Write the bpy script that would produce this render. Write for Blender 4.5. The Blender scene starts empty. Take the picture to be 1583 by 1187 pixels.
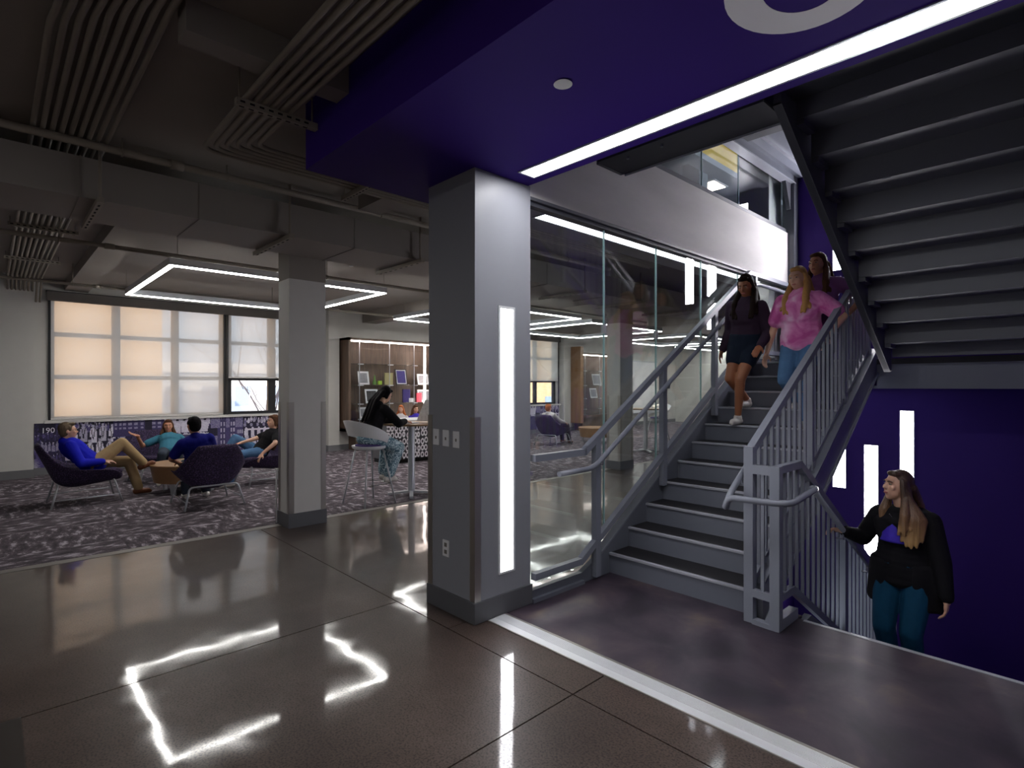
import bpy, bmesh, math, random
import numpy as np
from mathutils import Vector, Matrix

random.seed(7)
np.random.seed(7)
scene = bpy.context.scene
COL = scene.collection
PI = math.pi

# ---------------------------------------------------------------- camera
# Building axes: X runs along the stair treads, Y runs up the stair flight, Z up.
cam_d = bpy.data.cameras.new('camera')
cam_d.sensor_fit = 'HORIZONTAL'
cam_d.sensor_width = 36.0
cam_d.lens = 852.0 / 1583.0 * 36.0
cam_d.shift_y = 3.5 / 1583.0
cam_d.clip_start = 0.05
cam_d.clip_end = 300
cam = bpy.data.objects.new('camera', cam_d)
cam.location = (0, 0, 1.6)
cam.rotation_euler = (PI / 2, 0, math.asin(0.7255))
COL.objects.link(cam)
scene.camera = cam

# ---------------------------------------------------------------- world, exposure
world = bpy.data.worlds.new('sky')
scene.world = world
world.use_nodes = True
wn = world.node_tree
bg = wn.nodes['Background']
bg.inputs['Color'].default_value = (0.80, 0.88, 1.0, 1)
bg.inputs['Strength'].default_value = 0.9

E_STRIP = 15.0      # emission of the white linear lamps
E_COLUMN = 9.0
E_WALL = 22.0
E_PENDANT = 20.0

vs = scene.view_settings
vs.view_transform = 'Standard'
vs.look = 'None'
vs.exposure = 1.2
vs.gamma = 1.0
vs.use_curve_mapping = False
scene.cycles.use_denoising = True
try:
    scene.cycles.denoiser = 'OPENIMAGEDENOISE'
except Exception:
    pass
scene.cycles.max_bounces = 8
scene.cycles.diffuse_bounces = 4
scene.cycles.glossy_bounces = 4
scene.cycles.transparent_max_bounces = 16
scene.cycles.sample_clamp_indirect = 6.0
scene.cycles.caustics_reflective = False
scene.cycles.caustics_refractive = False

# low winter sun on the houses across the street
sun_d = bpy.data.lights.new('winter_sun', 'SUN')
sun_d.energy = 3.0
sun_d.angle = 0.01
sun_d.color = (1.0, 0.80, 0.58)
sun = bpy.data.objects.new('winter_sun', sun_d)
sun.rotation_euler = Vector((-0.80, 0.42, -0.42)).to_track_quat('-Z', 'Y').to_euler()
COL.objects.link(sun)


# ---------------------------------------------------------------- helpers: materials
def hexc(s):
    s = s.lstrip('#')
    out = []
    for i in (0, 2, 4):
        c = int(s[i:i + 2], 16) / 255.0
        out.append(c / 12.92 if c <= 0.04045 else ((c + 0.055) / 1.055) ** 2.4)
    return tuple(out) + (1.0,)


def shade(c, k):
    return (min(c[0] * k, 1), min(c[1] * k, 1), min(c[2] * k, 1), 1.0)


MATS = {}


def mat(name, col, rough=0.5, metal=0.0, var=0.12, vscale=6.0, bump=0.0, bscale=60.0, coat=0.0, stretch=None, spec=0.5):
    """procedural paint / metal / cloth: noise driven colour, roughness and relief"""
    if name in MATS:
        return MATS[name]
    m = bpy.data.materials.new(name)
    m.use_nodes = True
    nt = m.node_tree
    N, L = nt.nodes, nt.links
    b = N['Principled BSDF']
    c = hexc(col) if isinstance(col, str) else col
    b.inputs['Roughness'].default_value = rough
    b.inputs['Metallic'].default_value = metal
    b.inputs['Specular IOR Level'].default_value = spec
    if coat:
        b.inputs['Coat Weight'].default_value = coat
    tc = N.new('ShaderNodeTexCoord')
    src = tc.outputs['Object']
    if stretch:
        mp = N.new('ShaderNodeMapping')
        mp.inputs['Scale'].default_value = stretch
        L.new(src, mp.inputs['Vector'])
        src = mp.outputs['Vector']
    no = N.new('ShaderNodeTexNoise')
    no.inputs['Scale'].default_value = vscale
    no.inputs['Detail'].default_value = 5
    L.new(src, no.inputs['Vector'])
    mx = N.new('ShaderNodeMix')
    mx.data_type = 'RGBA'
    mx.inputs[6].default_value = shade(c, 1 - var)
    mx.inputs[7].default_value = shade(c, 1 + var)
    L.new(no.outputs['Fac'], mx.inputs[0])
    L.new(mx.outputs[2], b.inputs['Base Color'])
    if bump:
        n2 = N.new('ShaderNodeTexNoise')
        n2.inputs['Scale'].default_value = bscale
        n2.inputs['Detail'].default_value = 3
        L.new(src, n2.inputs['Vector'])
        bp = N.new('ShaderNodeBump')
        bp.inputs['Strength'].default_value = bump
        bp.inputs['Distance'].default_value = 0.01
        L.new(n2.outputs['Fac'], bp.inputs['Height'])
        L.new(bp.outputs['Normal'], b.inputs['Normal'])
    MATS[name] = m
    return m


def emis(name, col, strength):
    if name in MATS:
        return MATS[name]
    m = bpy.data.materials.new(name)
    m.use_nodes = True
    nt = m.node_tree
    nt.nodes.remove(nt.nodes['Principled BSDF'])
    e = nt.nodes.new('ShaderNodeEmission')
    e.inputs['Color'].default_value = hexc(col)
    e.inputs['Strength'].default_value = strength
    nt.links.new(e.outputs[0], nt.nodes['Material Output'].inputs['Surface'])
    MATS[name] = m
    return m


def glass_mat(name, tint=(0.93, 0.97, 0.97, 1), ior=1.5):
    m = bpy.data.materials.new(name)
    m.use_nodes = True
    nt = m.node_tree
    N, L = nt.nodes, nt.links
    N.remove(N['Principled BSDF'])
    t = N.new('ShaderNodeBsdfTransparent')
    t.inputs['Color'].default_value = tint
    g = N.new('ShaderNodeBsdfGlossy')
    g.inputs['Roughness'].default_value = 0.0
    f = N.new('ShaderNodeFresnel')
    # the sheet reflects alike from both of its faces
    ge = N.new('ShaderNodeNewGeometry')
    mr = N.new('ShaderNodeMapRange')
    mr.inputs['To Min'].default_value = ior
    mr.inputs['To Max'].default_value = 1.0 / ior
    L.new(ge.outputs['Backfacing'], mr.inputs['Value'])
    L.new(mr.outputs[0], f.inputs['IOR'])
    mx = N.new('ShaderNodeMixShader')
    L.new(f.outputs[0], mx.inputs[0])
    L.new(t.outputs[0], mx.inputs[1])
    L.new(g.outputs[0], mx.inputs[2])
    L.new(mx.outputs[0], N['Material Output'].inputs['Surface'])
    MATS[name] = m
    return m


def nodes_of(name):
    m = bpy.data.materials.new(name)
    m.use_nodes = True
    MATS[name] = m
    return m, m.node_tree.nodes, m.node_tree.links, m.node_tree.nodes['Principled BSDF']


def ramp(N, stops):
    r = N.new('ShaderNodeValToRGB')
    el = r.color_ramp.elements
    while len(el) < len(stops):
        el.new(0.5)
    for e, (p, c) in zip(el, stops):
        e.position = p
        e.color = c
    return r


# polished concrete of the hall: brown grey, fine aggregate, clear wet-looking polish
m, N, L, b = nodes_of('polished_concrete')
tc = N.new('ShaderNodeTexCoord')
n1 = N.new('ShaderNodeTexNoise'); n1.inputs['Scale'].default_value = 1.1; n1.inputs['Detail'].default_value = 8; n1.inputs['Roughness'].default_value = 0.62
n2 = N.new('ShaderNodeTexNoise'); n2.inputs['Scale'].default_value = 100; n2.inputs['Detail'].default_value = 3
n3 = N.new('ShaderNodeTexNoise'); n3.inputs['Scale'].default_value = 7; n3.inputs['Detail'].default_value = 4
for n in (n1, n2, n3):
    L.new(tc.outputs['Object'], n.inputs['Vector'])
r1 = ramp(N, [(0.3, hexc('#463a35')), (0.52, hexc('#574a44')), (0.72, hexc('#6a5c55'))])
L.new(n1.outputs['Fac'], r1.inputs['Fac'])
r2 = ramp(N, [(0.36, (0.30, 0.30, 0.30, 1)), (0.5, (0.8, 0.8, 0.8, 1)), (0.60, (1.0, 0.98, 0.95, 1))])
L.new(n2.outputs['Fac'], r2.inputs['Fac'])
mu = N.new('ShaderNodeMix'); mu.data_type = 'RGBA'; mu.blend_type = 'MULTIPLY'; mu.inputs[0].default_value = 0.8
L.new(r1.outputs[0], mu.inputs[6]); L.new(r2.outputs[0], mu.inputs[7]); L.new(mu.outputs[2], b.inputs['Base Color'])
rr = ramp(N, [(0.35, (0.045, 0.045, 0.045, 1)), (0.75, (0.10, 0.10, 0.10, 1))])
L.new(n3.outputs['Fac'], rr.inputs['Fac']); L.new(rr.outputs[0], b.inputs['Coat Roughness'])
b.inputs['Roughness'].default_value = 0.42
cw = N.new('ShaderNodeMapRange'); cw.inputs['From Min'].default_value = 0.35; cw.inputs['From Max'].default_value = 0.62; cw.inputs['To Min'].default_value = 0.35; cw.inputs['To Max'].default_value = 1.0
L.new(n2.outputs['Fac'], cw.inputs['Value']); L.new(cw.outputs[0], b.inputs['Coat Weight'])
bp = N.new('ShaderNodeBump'); bp.inputs['Strength'].default_value = 0.10; bp.inputs['Distance'].default_value = 0.03
n4 = N.new('ShaderNodeTexNoise'); n4.inputs['Scale'].default_value = 2.2; n4.inputs['Detail'].default_value = 1
L.new(tc.outputs['Object'], n4.inputs['Vector']); L.new(n4.outputs['Fac'], bp.inputs['Height']); L.new(bp.outputs['Normal'], b.inputs['Coat Normal'])
b.inputs['Specular IOR Level'].default_value = 0.12
b.inputs['Coat IOR'].default_value = 1.5

# dark stained slab of the stair lobby
m, N, L, b = nodes_of('stained_slab')
tc = N.new('ShaderNodeTexCoord')
n1 = N.new('ShaderNodeTexNoise'); n1.inputs['Scale'].default_value = 2.4; n1.inputs['Detail'].default_value = 8; n1.inputs['Roughness'].default_value = 0.58; n1.inputs['Distortion'].default_value = 0.5
n2 = N.new('ShaderNodeTexNoise'); n2.inputs['Scale'].default_value = 5; n2.inputs['Detail'].default_value = 4
for n in (n1, n2):
    L.new(tc.outputs['Object'], n.inputs['Vector'])
r1 = ramp(N, [(0.25, hexc('#1c171c')), (0.43, hexc('#2d2531')), (0.57, hexc('#413640')), (0.78, hexc('#63544b'))])
L.new(n1.outputs['Fac'], r1.inputs['Fac']); L.new(r1.outputs[0], b.inputs['Base Color'])
rr = ramp(N, [(0.0, (0.40,) * 3 + (1,)), (1.0, (0.52,) * 3 + (1,))])
L.new(n2.outputs['Fac'], rr.inputs['Fac']); L.new(rr.outputs[0], b.inputs['Roughness'])

# carpet: charcoal with ragged pale brush strokes, direction changing from tile to tile
m, N, L, b = nodes_of('carpet')
tc = N.new('ShaderNodeTexCoord')
def strokes(sx, sy, off):
    mp = N.new('ShaderNodeMapping'); mp.inputs['Scale'].default_value = (sx, sy, 1); mp.inputs['Location'].default_value = (off, off * 1.7, 0); mp.inputs['Rotation'].default_value = (0, 0, 0.75)
    L.new(tc.outputs['Object'], mp.inputs['Vector'])
    n = N.new('ShaderNodeTexNoise'); n.inputs['Scale'].default_value = 1.0; n.inputs['Detail'].default_value = 7; n.inputs['Roughness'].default_value = 0.68
    L.new(mp.outputs[0], n.inputs['Vector'])
    return n
a1, a2 = strokes(4.0, 12.0, 0.0), strokes(9.0, 5.0, 9.0)
ck = N.new('ShaderNodeTexChecker'); ck.inputs['Scale'].default_value = 1.0
mpc = N.new('ShaderNodeMapping'); mpc.inputs['Scale'].default_value = (1, 1, 0.0); mpc.inputs['Location'].default_value = (0, 0, 0.5)
L.new(tc.outputs['Object'], mpc.inputs['Vector']); L.new(mpc.outputs[0], ck.inputs['Vector'])
mxn = N.new('ShaderNodeMix'); L.new(ck.outputs['Fac'], mxn.inputs[0]); L.new(a1.outputs['Fac'], mxn.inputs[2]); L.new(a2.outputs['Fac'], mxn.inputs[3])
r1 = ramp(N, [(0.36, hexc('#413b40')), (0.48, hexc('#534c52')), (0.54, hexc('#675f65')), (0.62, hexc('#aca3ac'))])
L.new(mxn.outputs[0], r1.inputs['Fac'])
nf = N.new('ShaderNodeTexNoise'); nf.inputs['Scale'].default_value = 120
L.new(tc.outputs['Object'], nf.inputs['Vector'])
mu = N.new('ShaderNodeMix'); mu.data_type = 'RGBA'; mu.blend_type = 'OVERLAY'; mu.inputs[0].default_value = 0.6
L.new(r1.outputs[0], mu.inputs[6]); L.new(nf.outputs['Fac'], mu.inputs[7]); L.new(mu.outputs[2], b.inputs['Base Color'])
b.inputs['Roughness'].default_value = 0.95
b.inputs['Specular IOR Level'].default_value = 0.1

# roller shade cloth: translucent weave, partly see-through
m = bpy.data.materials.new('shade_cloth'); m.use_nodes = True; MATS['shade_cloth'] = m
N, L = m.node_tree.nodes, m.node_tree.links
b = N['Principled BSDF']; b.inputs['Base Color'].default_value = (0.55, 0.53, 0.51, 1); b.inputs['Roughness'].default_value = 0.9
tl = N.new('ShaderNodeBsdfTranslucent'); tl.inputs['Color'].default_value = (0.92, 0.89, 0.84, 1)
tp = N.new('ShaderNodeBsdfTransparent')
wv = N.new('ShaderNodeTexNoise'); wv.inputs['Scale'].default_value = 300
tc = N.new('ShaderNodeTexCoord'); L.new(tc.outputs['Object'], wv.inputs['Vector'])
ma = N.new('ShaderNodeMapRange'); ma.inputs['To Min'].default_value = 0.36; ma.inputs['To Max'].default_value = 0.42
L.new(wv.outputs['Fac'], ma.inputs['Value'])
x1 = N.new('ShaderNodeMixShader'); x1.inputs[0].default_value = 0.55
x2 = N.new('ShaderNodeMixShader')
L.new(b.outputs[0], x1.inputs[1]); L.new(tl.outputs[0], x1.inputs[2])
L.new(ma.outputs[0], x2.inputs[0]); L.new(x1.outputs[0], x2.inputs[1]); L.new(tp.outputs[0], x2.inputs[2])
L.new(x2.outputs[0], N['Material Output'].inputs['Surface'])

# printed mural: colours come from the panel's own print (colour attribute)
m, N, L, b = nodes_of('printed_mural')
at = N.new('ShaderNodeAttribute'); at.attribute_name = 'print'
L.new(at.outputs['Color'], b.inputs['Base Color']); b.inputs['Roughness'].default_value = 0.45

# brick across the street
m, N, L, b = nodes_of('brick_house')
tc = N.new('ShaderNodeTexCoord')
mp = N.new('ShaderNodeMapping'); mp.inputs['Rotation'].default_value = (0, PI / 2, PI / 2)
br = N.new('ShaderNodeTexBrick'); br.inputs['Scale'].default_value = 4; br.inputs['Color1'].default_value = hexc('#d3a877'); br.inputs['Color2'].default_value = hexc('#dfbb90'); br.inputs['Mortar'].default_value = hexc('#e0d2bd')
L.new(tc.outputs['Object'], mp.inputs['Vector']); L.new(mp.outputs[0], br.inputs['Vector']); L.new(br.outputs['Color'], b.inputs['Base Color'])
b.inputs['Roughness'].default_value = 0.9

# counter front: dark panel with pale interlocking loops
m, N, L, b = nodes_of('loop_pattern')
tc = N.new('ShaderNodeTexCoord')
mp = N.new('ShaderNodeMapping'); mp.inputs['Scale'].default_value = (0, 11, 7)
L.new(tc.outputs['Object'], mp.inputs['Vector'])
vo = N.new('ShaderNodeTexVoronoi'); vo.inputs['Scale'].default_value = 1.0; vo.inputs['Randomness'].default_value = 0.25
L.new(mp.outputs[0], vo.inputs['Vector'])
rp = ramp(N, [(0.22, hexc('#2a2630')), (0.26, hexc('#e6e2e6')), (0.46, hexc('#d9d4da')), (0.50, hexc('#2a2630'))])
L.new(vo.outputs['Distance'], rp.inputs['Fac']); L.new(rp.outputs[0], b.inputs['Base Color']); b.inputs['Roughness'].default_value = 0.5

# wood veneer
m, N, L, b = nodes_of('wood_veneer')
tc = N.new('ShaderNodeTexCoord')
mp = N.new('ShaderNodeMapping'); mp.inputs['Scale'].default_value = (14, 14, 1.2)
L.new(tc.outputs['Object'], mp.inputs['Vector'])
n1 = N.new('ShaderNodeTexNoise'); n1.inputs['Scale'].default_value = 1.5; n1.inputs['Detail'].default_value = 6; n1.inputs['Distortion'].default_value = 0.6
L.new(mp.outputs[0], n1.inputs['Vector'])
r1 = ramp(N, [(0.3, hexc('#54443a')), (0.55, hexc('#665244')), (0.75, hexc('#75604f'))])
L.new(n1.outputs['Fac'], r1.inputs['Fac']); L.new(r1.outputs[0], b.inputs['Base Color']); b.inputs['Roughness'].default_value = 0.45

# purple melange upholstery
m, N, L, b = nodes_of('purple_melange')
tc = N.new('ShaderNodeTexCoord')
n1 = N.new('ShaderNodeTexNoise'); n1.inputs['Scale'].default_value = 75; n1.inputs['Detail'].default_value = 3
L.new(tc.outputs['Object'], n1.inputs['Vector'])
r1 = ramp(N, [(0.4, hexc('#1c1526')), (0.55, hexc('#33244a')), (0.72, hexc('#6b5578'))])
L.new(n1.outputs['Fac'], r1.inputs['Fac']); L.new(r1.outputs[0], b.inputs['Base Color']); b.inputs['Roughness'].default_value = 0.9
bp = N.new('ShaderNodeBump'); bp.inputs['Strength'].default_value = 0.3; bp.inputs['Distance'].default_value = 0.004
L.new(n1.outputs['Fac'], bp.inputs['Height']); L.new(bp.outputs['Normal'], b.inputs['Normal'])

# swirled trousers
m, N, L, b = nodes_of('swirl_cloth')
tc = N.new('ShaderNodeTexCoord')
n1 = N.new('ShaderNodeTexNoise'); n1.inputs['Scale'].default_value = 9; n1.inputs['Detail'].default_value = 1; n1.inputs['Distortion'].default_value = 1.5
L.new(tc.outputs['Object'], n1.inputs['Vector'])
wv = N.new('ShaderNodeMath'); wv.operation = 'MULTIPLY'; wv.inputs[1].default_value = 34
sn = N.new('ShaderNodeMath'); sn.operation = 'SINE'
L.new(n1.outputs['Fac'], wv.inputs[0]); L.new(wv.outputs[0], sn.inputs[0])
r1 = ramp(N, [(0.35, hexc('#5d7c8c')), (0.6, hexc('#c4d8de'))])
L.new(sn.outputs[0], r1.inputs['Fac']); L.new(r1.outputs[0], b.inputs['Base Color']); b.inputs['Roughness'].default_value = 0.85

# pink tie-dye
m, N, L, b = nodes_of('tie_dye_pink')
tc = N.new('ShaderNodeTexCoord')
n1 = N.new('ShaderNodeTexNoise'); n1.inputs['Scale'].default_value = 7; n1.inputs['Detail'].default_value = 3; n1.inputs['Distortion'].default_value = 0.7
L.new(tc.outputs['Object'], n1.inputs['Vector'])
r1 = ramp(N, [(0.35, hexc('#c2559a')), (0.52, hexc('#d985bb')), (0.68, hexc('#e7b9d8'))])
L.new(n1.outputs['Fac'], r1.inputs['Fac']); L.new(r1.outputs[0], b.inputs['Base Color']); b.inputs['Roughness'].default_value = 0.9

M = MATS
glass_mat('clear_glass', ior=2.0)
glass_mat('upper_glass', ior=1.4)
glass_mat('window_glass', (0.97, 0.98, 0.99, 1), 1.45)
mat('glass_edge', '#a9cfd0', 0.15, var=0.05)
mat('wall_grey_paint', '#cbc9c5', 0.7, var=0.04)
mat('white_trim', '#d9d6d3', 0.55, var=0.03)
mat('base_grey', '#6f6f72', 0.6, var=0.06)
mat('base_dark', '#5b5c60', 0.5, var=0.06)
mat('ceiling_paint', '#8d8680', 0.8, var=0.06, vscale=2)
mat('duct_paint', '#8a847f', 0.7, var=0.05, vscale=2)
mat('conduit_paint', '#8f877c', 0.6, var=0.06)
mat('column_grey', '#8b8d94', 0.42, var=0.03, vscale=2)
mat('purple_paint', '#3a1f80', 0.7, var=0.05, vscale=2, spec=0.12)
mat('purple_wall', '#36206c', 0.65, var=0.06, vscale=2, spec=0.2)
mat('board_concrete', '#cfcdca', 0.75, var=0.22, vscale=1.6, bump=0.25, bscale=7, stretch=(1, 0.6, 2.5))
mat('steel_paint', '#7b7f8b', 0.38, var=0.05, vscale=4)
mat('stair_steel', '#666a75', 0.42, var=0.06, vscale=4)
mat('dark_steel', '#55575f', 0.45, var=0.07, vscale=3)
mat('nosing_steel', '#a2a5ae', 0.35, 0.2, var=0.05)
mat('tread_dark', '#19171c', 0.55, var=0.35, vscale=70)
mat('stainless', '#b7b3ac', 0.32, 0.85, var=0.06, vscale=3, stretch=(1, 1, 0.1))
mat('galvanised', '#a3a6b0', 0.33, 0.7, var=0.12, vscale=3)
mat('brushed_alu', '#eef0f3', 0.38, 0.4, var=0.05, vscale=30, stretch=(0.1, 1, 1))
mat('chrome', '#c9c9c9', 0.15, 1.0, var=0.04)
mat('silver_paint', '#b9bcc2', 0.35, 0.4, var=0.04)
mat('white_plastic', '#dfe0e2', 0.35, var=0.03)
mat('black_frame', '#1c1c20', 0.5, var=0.1)
mat('valance_grey', '#6f6b67', 0.7, var=0.05)
mat('groove', '#181415', 0.9, var=0.2)
mat('patch_dark', '#2b2523', 0.35, var=0.25, vscale=9)
mat('carpet_edge', '#77716d', 0.5, var=0.08)
mat('yellow_paint', '#d6b23c', 0.6, var=0.08)
mat('letter_white', '#f2f2f6', 0.6, var=0.02)
mat('table_wood', '#8f6b48', 0.4, var=0.12, vscale=3, stretch=(1, 6, 6))
mat('snow_ground', '#e8edf5', 0.9, var=0.04)
mat('pale_house', '#dbe2ec', 0.9, var=0.05)
mat('pale_roof', '#eef2f8', 0.9, var=0.04)
mat('house_window', '#9aaec9', 0.3, var=0.1)
mat('bark', '#5e5a63', 0.9, var=0.2)
mat('landing_soffit', '#33353c', 0.6, var=0.1)
mat('upper_dark', '#6a6470', 0.7, var=0.1)
mat('upper_grey', '#8a8f95', 0.6, var=0.08)
emis('lamp_white', '#fdfcff', E_STRIP)
emis('lamp_soffit', '#fdfcff', 4.5)
emis('lamp_column', '#fdfbff', E_COLUMN)
emis('lamp_wall', '#fbf7ff', E_WALL)
emis('lamp_pendant', '#fffdf8', E_PENDANT)
emis('lamp_case', '#ffe9dc', 6.0)


# ---------------------------------------------------------------- helpers: objects
def wloc(o):
    v = Vector((0, 0, 0))
    while o is not None:
        v += o.location
        o = o.parent
    return v


def tag(o, label, cat, group=None, kind=None):
    o['label'] = label
    o['category'] = cat
    if group:
        o['group'] = group
    if kind:
        o['kind'] = kind
    return o


def thing(name, label, cat, loc=(0, 0, 0), rz=0.0, group=None, kind=None):
    o = bpy.data.objects.new(name, None)
    o.empty_display_size = 0.1
    COL.objects.link(o)
    o.location = loc
    o.rotation_euler = (0, 0, rz)
    return tag(o, label, cat, group, kind)


def link(name, me, parent=None, loc=None):
    o = bpy.data.objects.new(name, me)
    COL.objects.link(o)
    if parent is not None:
        o.parent = parent
    if loc is not None:
        o.location = loc
    return o


def mesh(name, V, F, material, smooth=False):
    me = bpy.data.meshes.new(name)
    me.from_pydata([tuple(v) for v in V], [], F)
    mats_ = material if isinstance(material, (list, tuple)) else [material]
    for m_ in mats_:
        me.materials.append(M[m_] if isinstance(m_, str) else m_)
    if smooth:
        me.polygons.foreach_set('use_smooth', [True] * len(me.polygons))
    me.update()
    return me


def obj(name, V, F, material, parent=None, world=True, smooth=False):
    """mesh object from world coordinates (or the parent's own when world is False)"""
    if parent is not None and world:
        o0 = wloc(parent)
        V = [Vector(v) - o0 for v in V]
    return link(name, mesh(name, V, F, material, smooth), parent)


def boxVF(x0, x1, y0, y1, z0, z1, bev=0.0):
    if bev <= 0:
        V = [(x0, y0, z0), (x1, y0, z0), (x1, y1, z0), (x0, y1, z0), (x0, y0, z1), (x1, y0, z1), (x1, y1, z1), (x0, y1, z1)]
        F = [(0, 3, 2, 1), (4, 5, 6, 7), (0, 1, 5, 4), (1, 2, 6, 5), (2, 3, 7, 6), (3, 0, 4, 7)]
        return V, F
    bm = bmesh.new()
    bmesh.ops.create_cube(bm, size=1)
    for v in bm.verts:
        v.co = ((x0 + x1) / 2 + v.co.x * (x1 - x0), (y0 + y1) / 2 + v.co.y * (y1 - y0), (z0 + z1) / 2 + v.co.z * (z1 - z0))
    bmesh.ops.bevel(bm, geom=list(bm.edges), offset=bev, segments=2, affect='EDGES', profile=0.6)
    V = [tuple(v.co) for v in bm.verts]
    F = [tuple(l.vert.index for l in f.loops) for f in bm.faces]
    bm.free()
    return V, F


def box(name, x0, x1, y0, y1, z0, z1, material, parent=None, bev=0.0, world=True):
    V, F = boxVF(x0, x1, y0, y1, z0, z1, bev)
    return obj(name, V, F, material, parent, world)


def tubeVF(pts, r, seg=10, caps=True, closed=False):
    pts = [Vector(p) for p in pts]
    n = len(pts)
    rs = r if isinstance(r, (list, tuple)) else [r] * n
    V, F = [], []
    up = None
    for i, p in enumerate(pts):
        if closed:
            a, c = pts[i - 1], pts[(i + 1) % n]
            t = ((p - a).normalized() + (c - p).normalized()).normalized()
        elif i == 0:
            t = (pts[1] - p).normalized()
        elif i == n - 1:
            t = (p - pts[i - 1]).normalized()
        else:
            t = ((p - pts[i - 1]).normalized() + (pts[i + 1] - p).normalized()).normalized()
        if up is None:
            up = Vector((0, 0, 1)) if abs(t.z) < 0.9 else Vector((0, 1, 0))
        s = t.cross(up).normalized()
        up = s.cross(t).normalized()
        k = 1.0
        if not closed and 0 < i < n - 1:
            cs = (p - pts[i - 1]).normalized().dot(t)
            k = 1.0 / max(cs, 0.5)
        for j in range(seg):
            a = 2 * PI * j / seg
            d = s * math.cos(a) + up * math.sin(a)
            V.append(p + d * rs[i] * (k if abs(d.dot(t)) < 2 else 1))
    m_ = n if closed else n - 1
    for i in range(m_):
        for j in range(seg):
            a0 = i * seg + j
            a1 = i * seg + (j + 1) % seg
            b0 = ((i + 1) % n) * seg + j
            b1 = ((i + 1) % n) * seg + (j + 1) % seg
            F.append((a0, a1, b1, b0))
    if caps and not closed:
        F.append(tuple(reversed(range(seg))))
        F.append(tuple((n - 1) * seg + j for j in range(seg)))
    return V, F


def tube(name, pts, r, material, parent=None, seg=10, world=True, closed=False):
    V, F = tubeVF(pts, r, seg, True, closed)
    o = obj(name, V, F, material, parent, world)
    for p in o.data.polygons:
        p.use_smooth = len(p.vertices) == 4
    return o


def rounded(pts, rad, n=5):
    """polyline with rounded corners"""
    pts = [Vector(p) for p in pts]
    out = [pts[0]]
    for i in range(1, len(pts) - 1):
        p, a, c = pts[i], pts[i - 1], pts[i + 1]
        d1, d2 = (a - p), (c - p)
        rr_ = min(rad, d1.length * 0.49, d2.length * 0.49)
        s, e = p + d1.normalized() * rr_, p + d2.normalized() * rr_
        for k in range(n + 1):
            t = k / n
            out.append(s * (1 - t) ** 2 + p * 2 * t * (1 - t) + e * t ** 2)
    out.append(pts[-1])
    return out


def barVF(p0, p1, w, h, up=(0, 0, 1), vert_ends=False):
    """rectangular bar; w across (horizontal), h in the up plane; vert_ends cuts the ends plumb"""
    p0, p1 = Vector(p0), Vector(p1)
    t = (p1 - p0).normalized()
    s = t.cross(Vector(up)).normalized()
    u = s.cross(t).normalized()
    if vert_ends:
        u = Vector((0, 0, 1.0 / max(u.z, 0.3)))
    V = []
    for p in (p0, p1):
        for a, b_ in ((-1, -1), (1, -1), (1, 1), (-1, 1)):
            V.append(p + s * a * w / 2 + u * b_ * h / 2)
    F = [(0, 1, 2, 3), (7, 6, 5, 4), (0, 4, 5, 1), (1, 5, 6, 2), (2, 6, 7, 3), (3, 7, 4, 0)]
    return V, F


def bar(name, p0, p1, w, h, material, parent=None, up=(0, 0, 1), vert_ends=False, world=True):
    V, F = barVF(p0, p1, w, h, up, vert_ends)
    return obj(name, V, F, material, parent, world)


def prismVF(poly, axis, a0, a1):
    """extrude a 2D polygon: axis 'x' -> poly in (y,z), 'y' -> (x,z), 'z' -> (x,y)"""
    n = len(poly)
    def P(p, a):
        return {'x': (a, p[0], p[1]), 'y': (p[0], a, p[1]), 'z': (p[0], p[1], a)}[axis]
    V = [P(p, a0) for p in poly] + [P(p, a1) for p in poly]
    F = [tuple(range(n)), tuple(reversed(range(n, 2 * n)))]
    for i in range(n):
        j = (i + 1) % n
        F.append((i, i + n, j + n, j))
    return V, F


def prism(name, poly, axis, a0, a1, material, parent=None, world=True):
    V, F = prismVF(poly, axis, a0, a1)
    o = obj(name, V, F, material, parent, world)
    bm = bmesh.new(); bm.from_mesh(o.data); bmesh.ops.recalc_face_normals(bm, faces=bm.faces); bm.to_mesh(o.data); bm.free()
    return o


def lathe(name, prof, material, parent=None, center=(0, 0, 0), seg=24, world=True, smooth=True):
    V, F = [], []
    n = len(prof)
    for j in range(seg):
        a = 2 * PI * j / seg
        for r, z in prof:
            V.append((center[0] + r * math.cos(a), center[1] + r * math.sin(a), center[2] + z))
    for j in range(seg):
        k = (j + 1) % seg
        for i in range(n - 1):
            F.append((j * n + i, k * n + i, k * n + i + 1, j * n + i + 1))
    F.append(tuple(j * n for j in reversed(range(seg))))
    F.append(tuple(j * n + n - 1 for j in range(seg)))
    o = obj(name, V, F, material, parent, world)
    if smooth:
        for p in o.data.polygons:
            p.use_smooth = len(p.vertices) == 4
        try:
            o.data.set_sharp_from_angle(angle=0.6)
        except Exception:
            pass
    return o


def struct(o, label=None, cat=None):
    o['kind'] = 'structure'
    if label:
        o['label'] = label
        o['category'] = cat or 'structure'
    return o


def copy_tree(o, parent=None):
    c = o.copy()
    COL.objects.link(c)
    if parent is not None:
        c.parent = parent
        c.matrix_parent_inverse = o.matrix_parent_inverse.copy()
    for ch in list(o.children):
        copy_tree(ch, c)
    return c

# ================================================================ THE SETTING
# ---- floors
fl = struct(box('floor', -6.4, 3.2, -5.2, 22.5, -0.30, -0.012, 'groove'))
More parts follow.
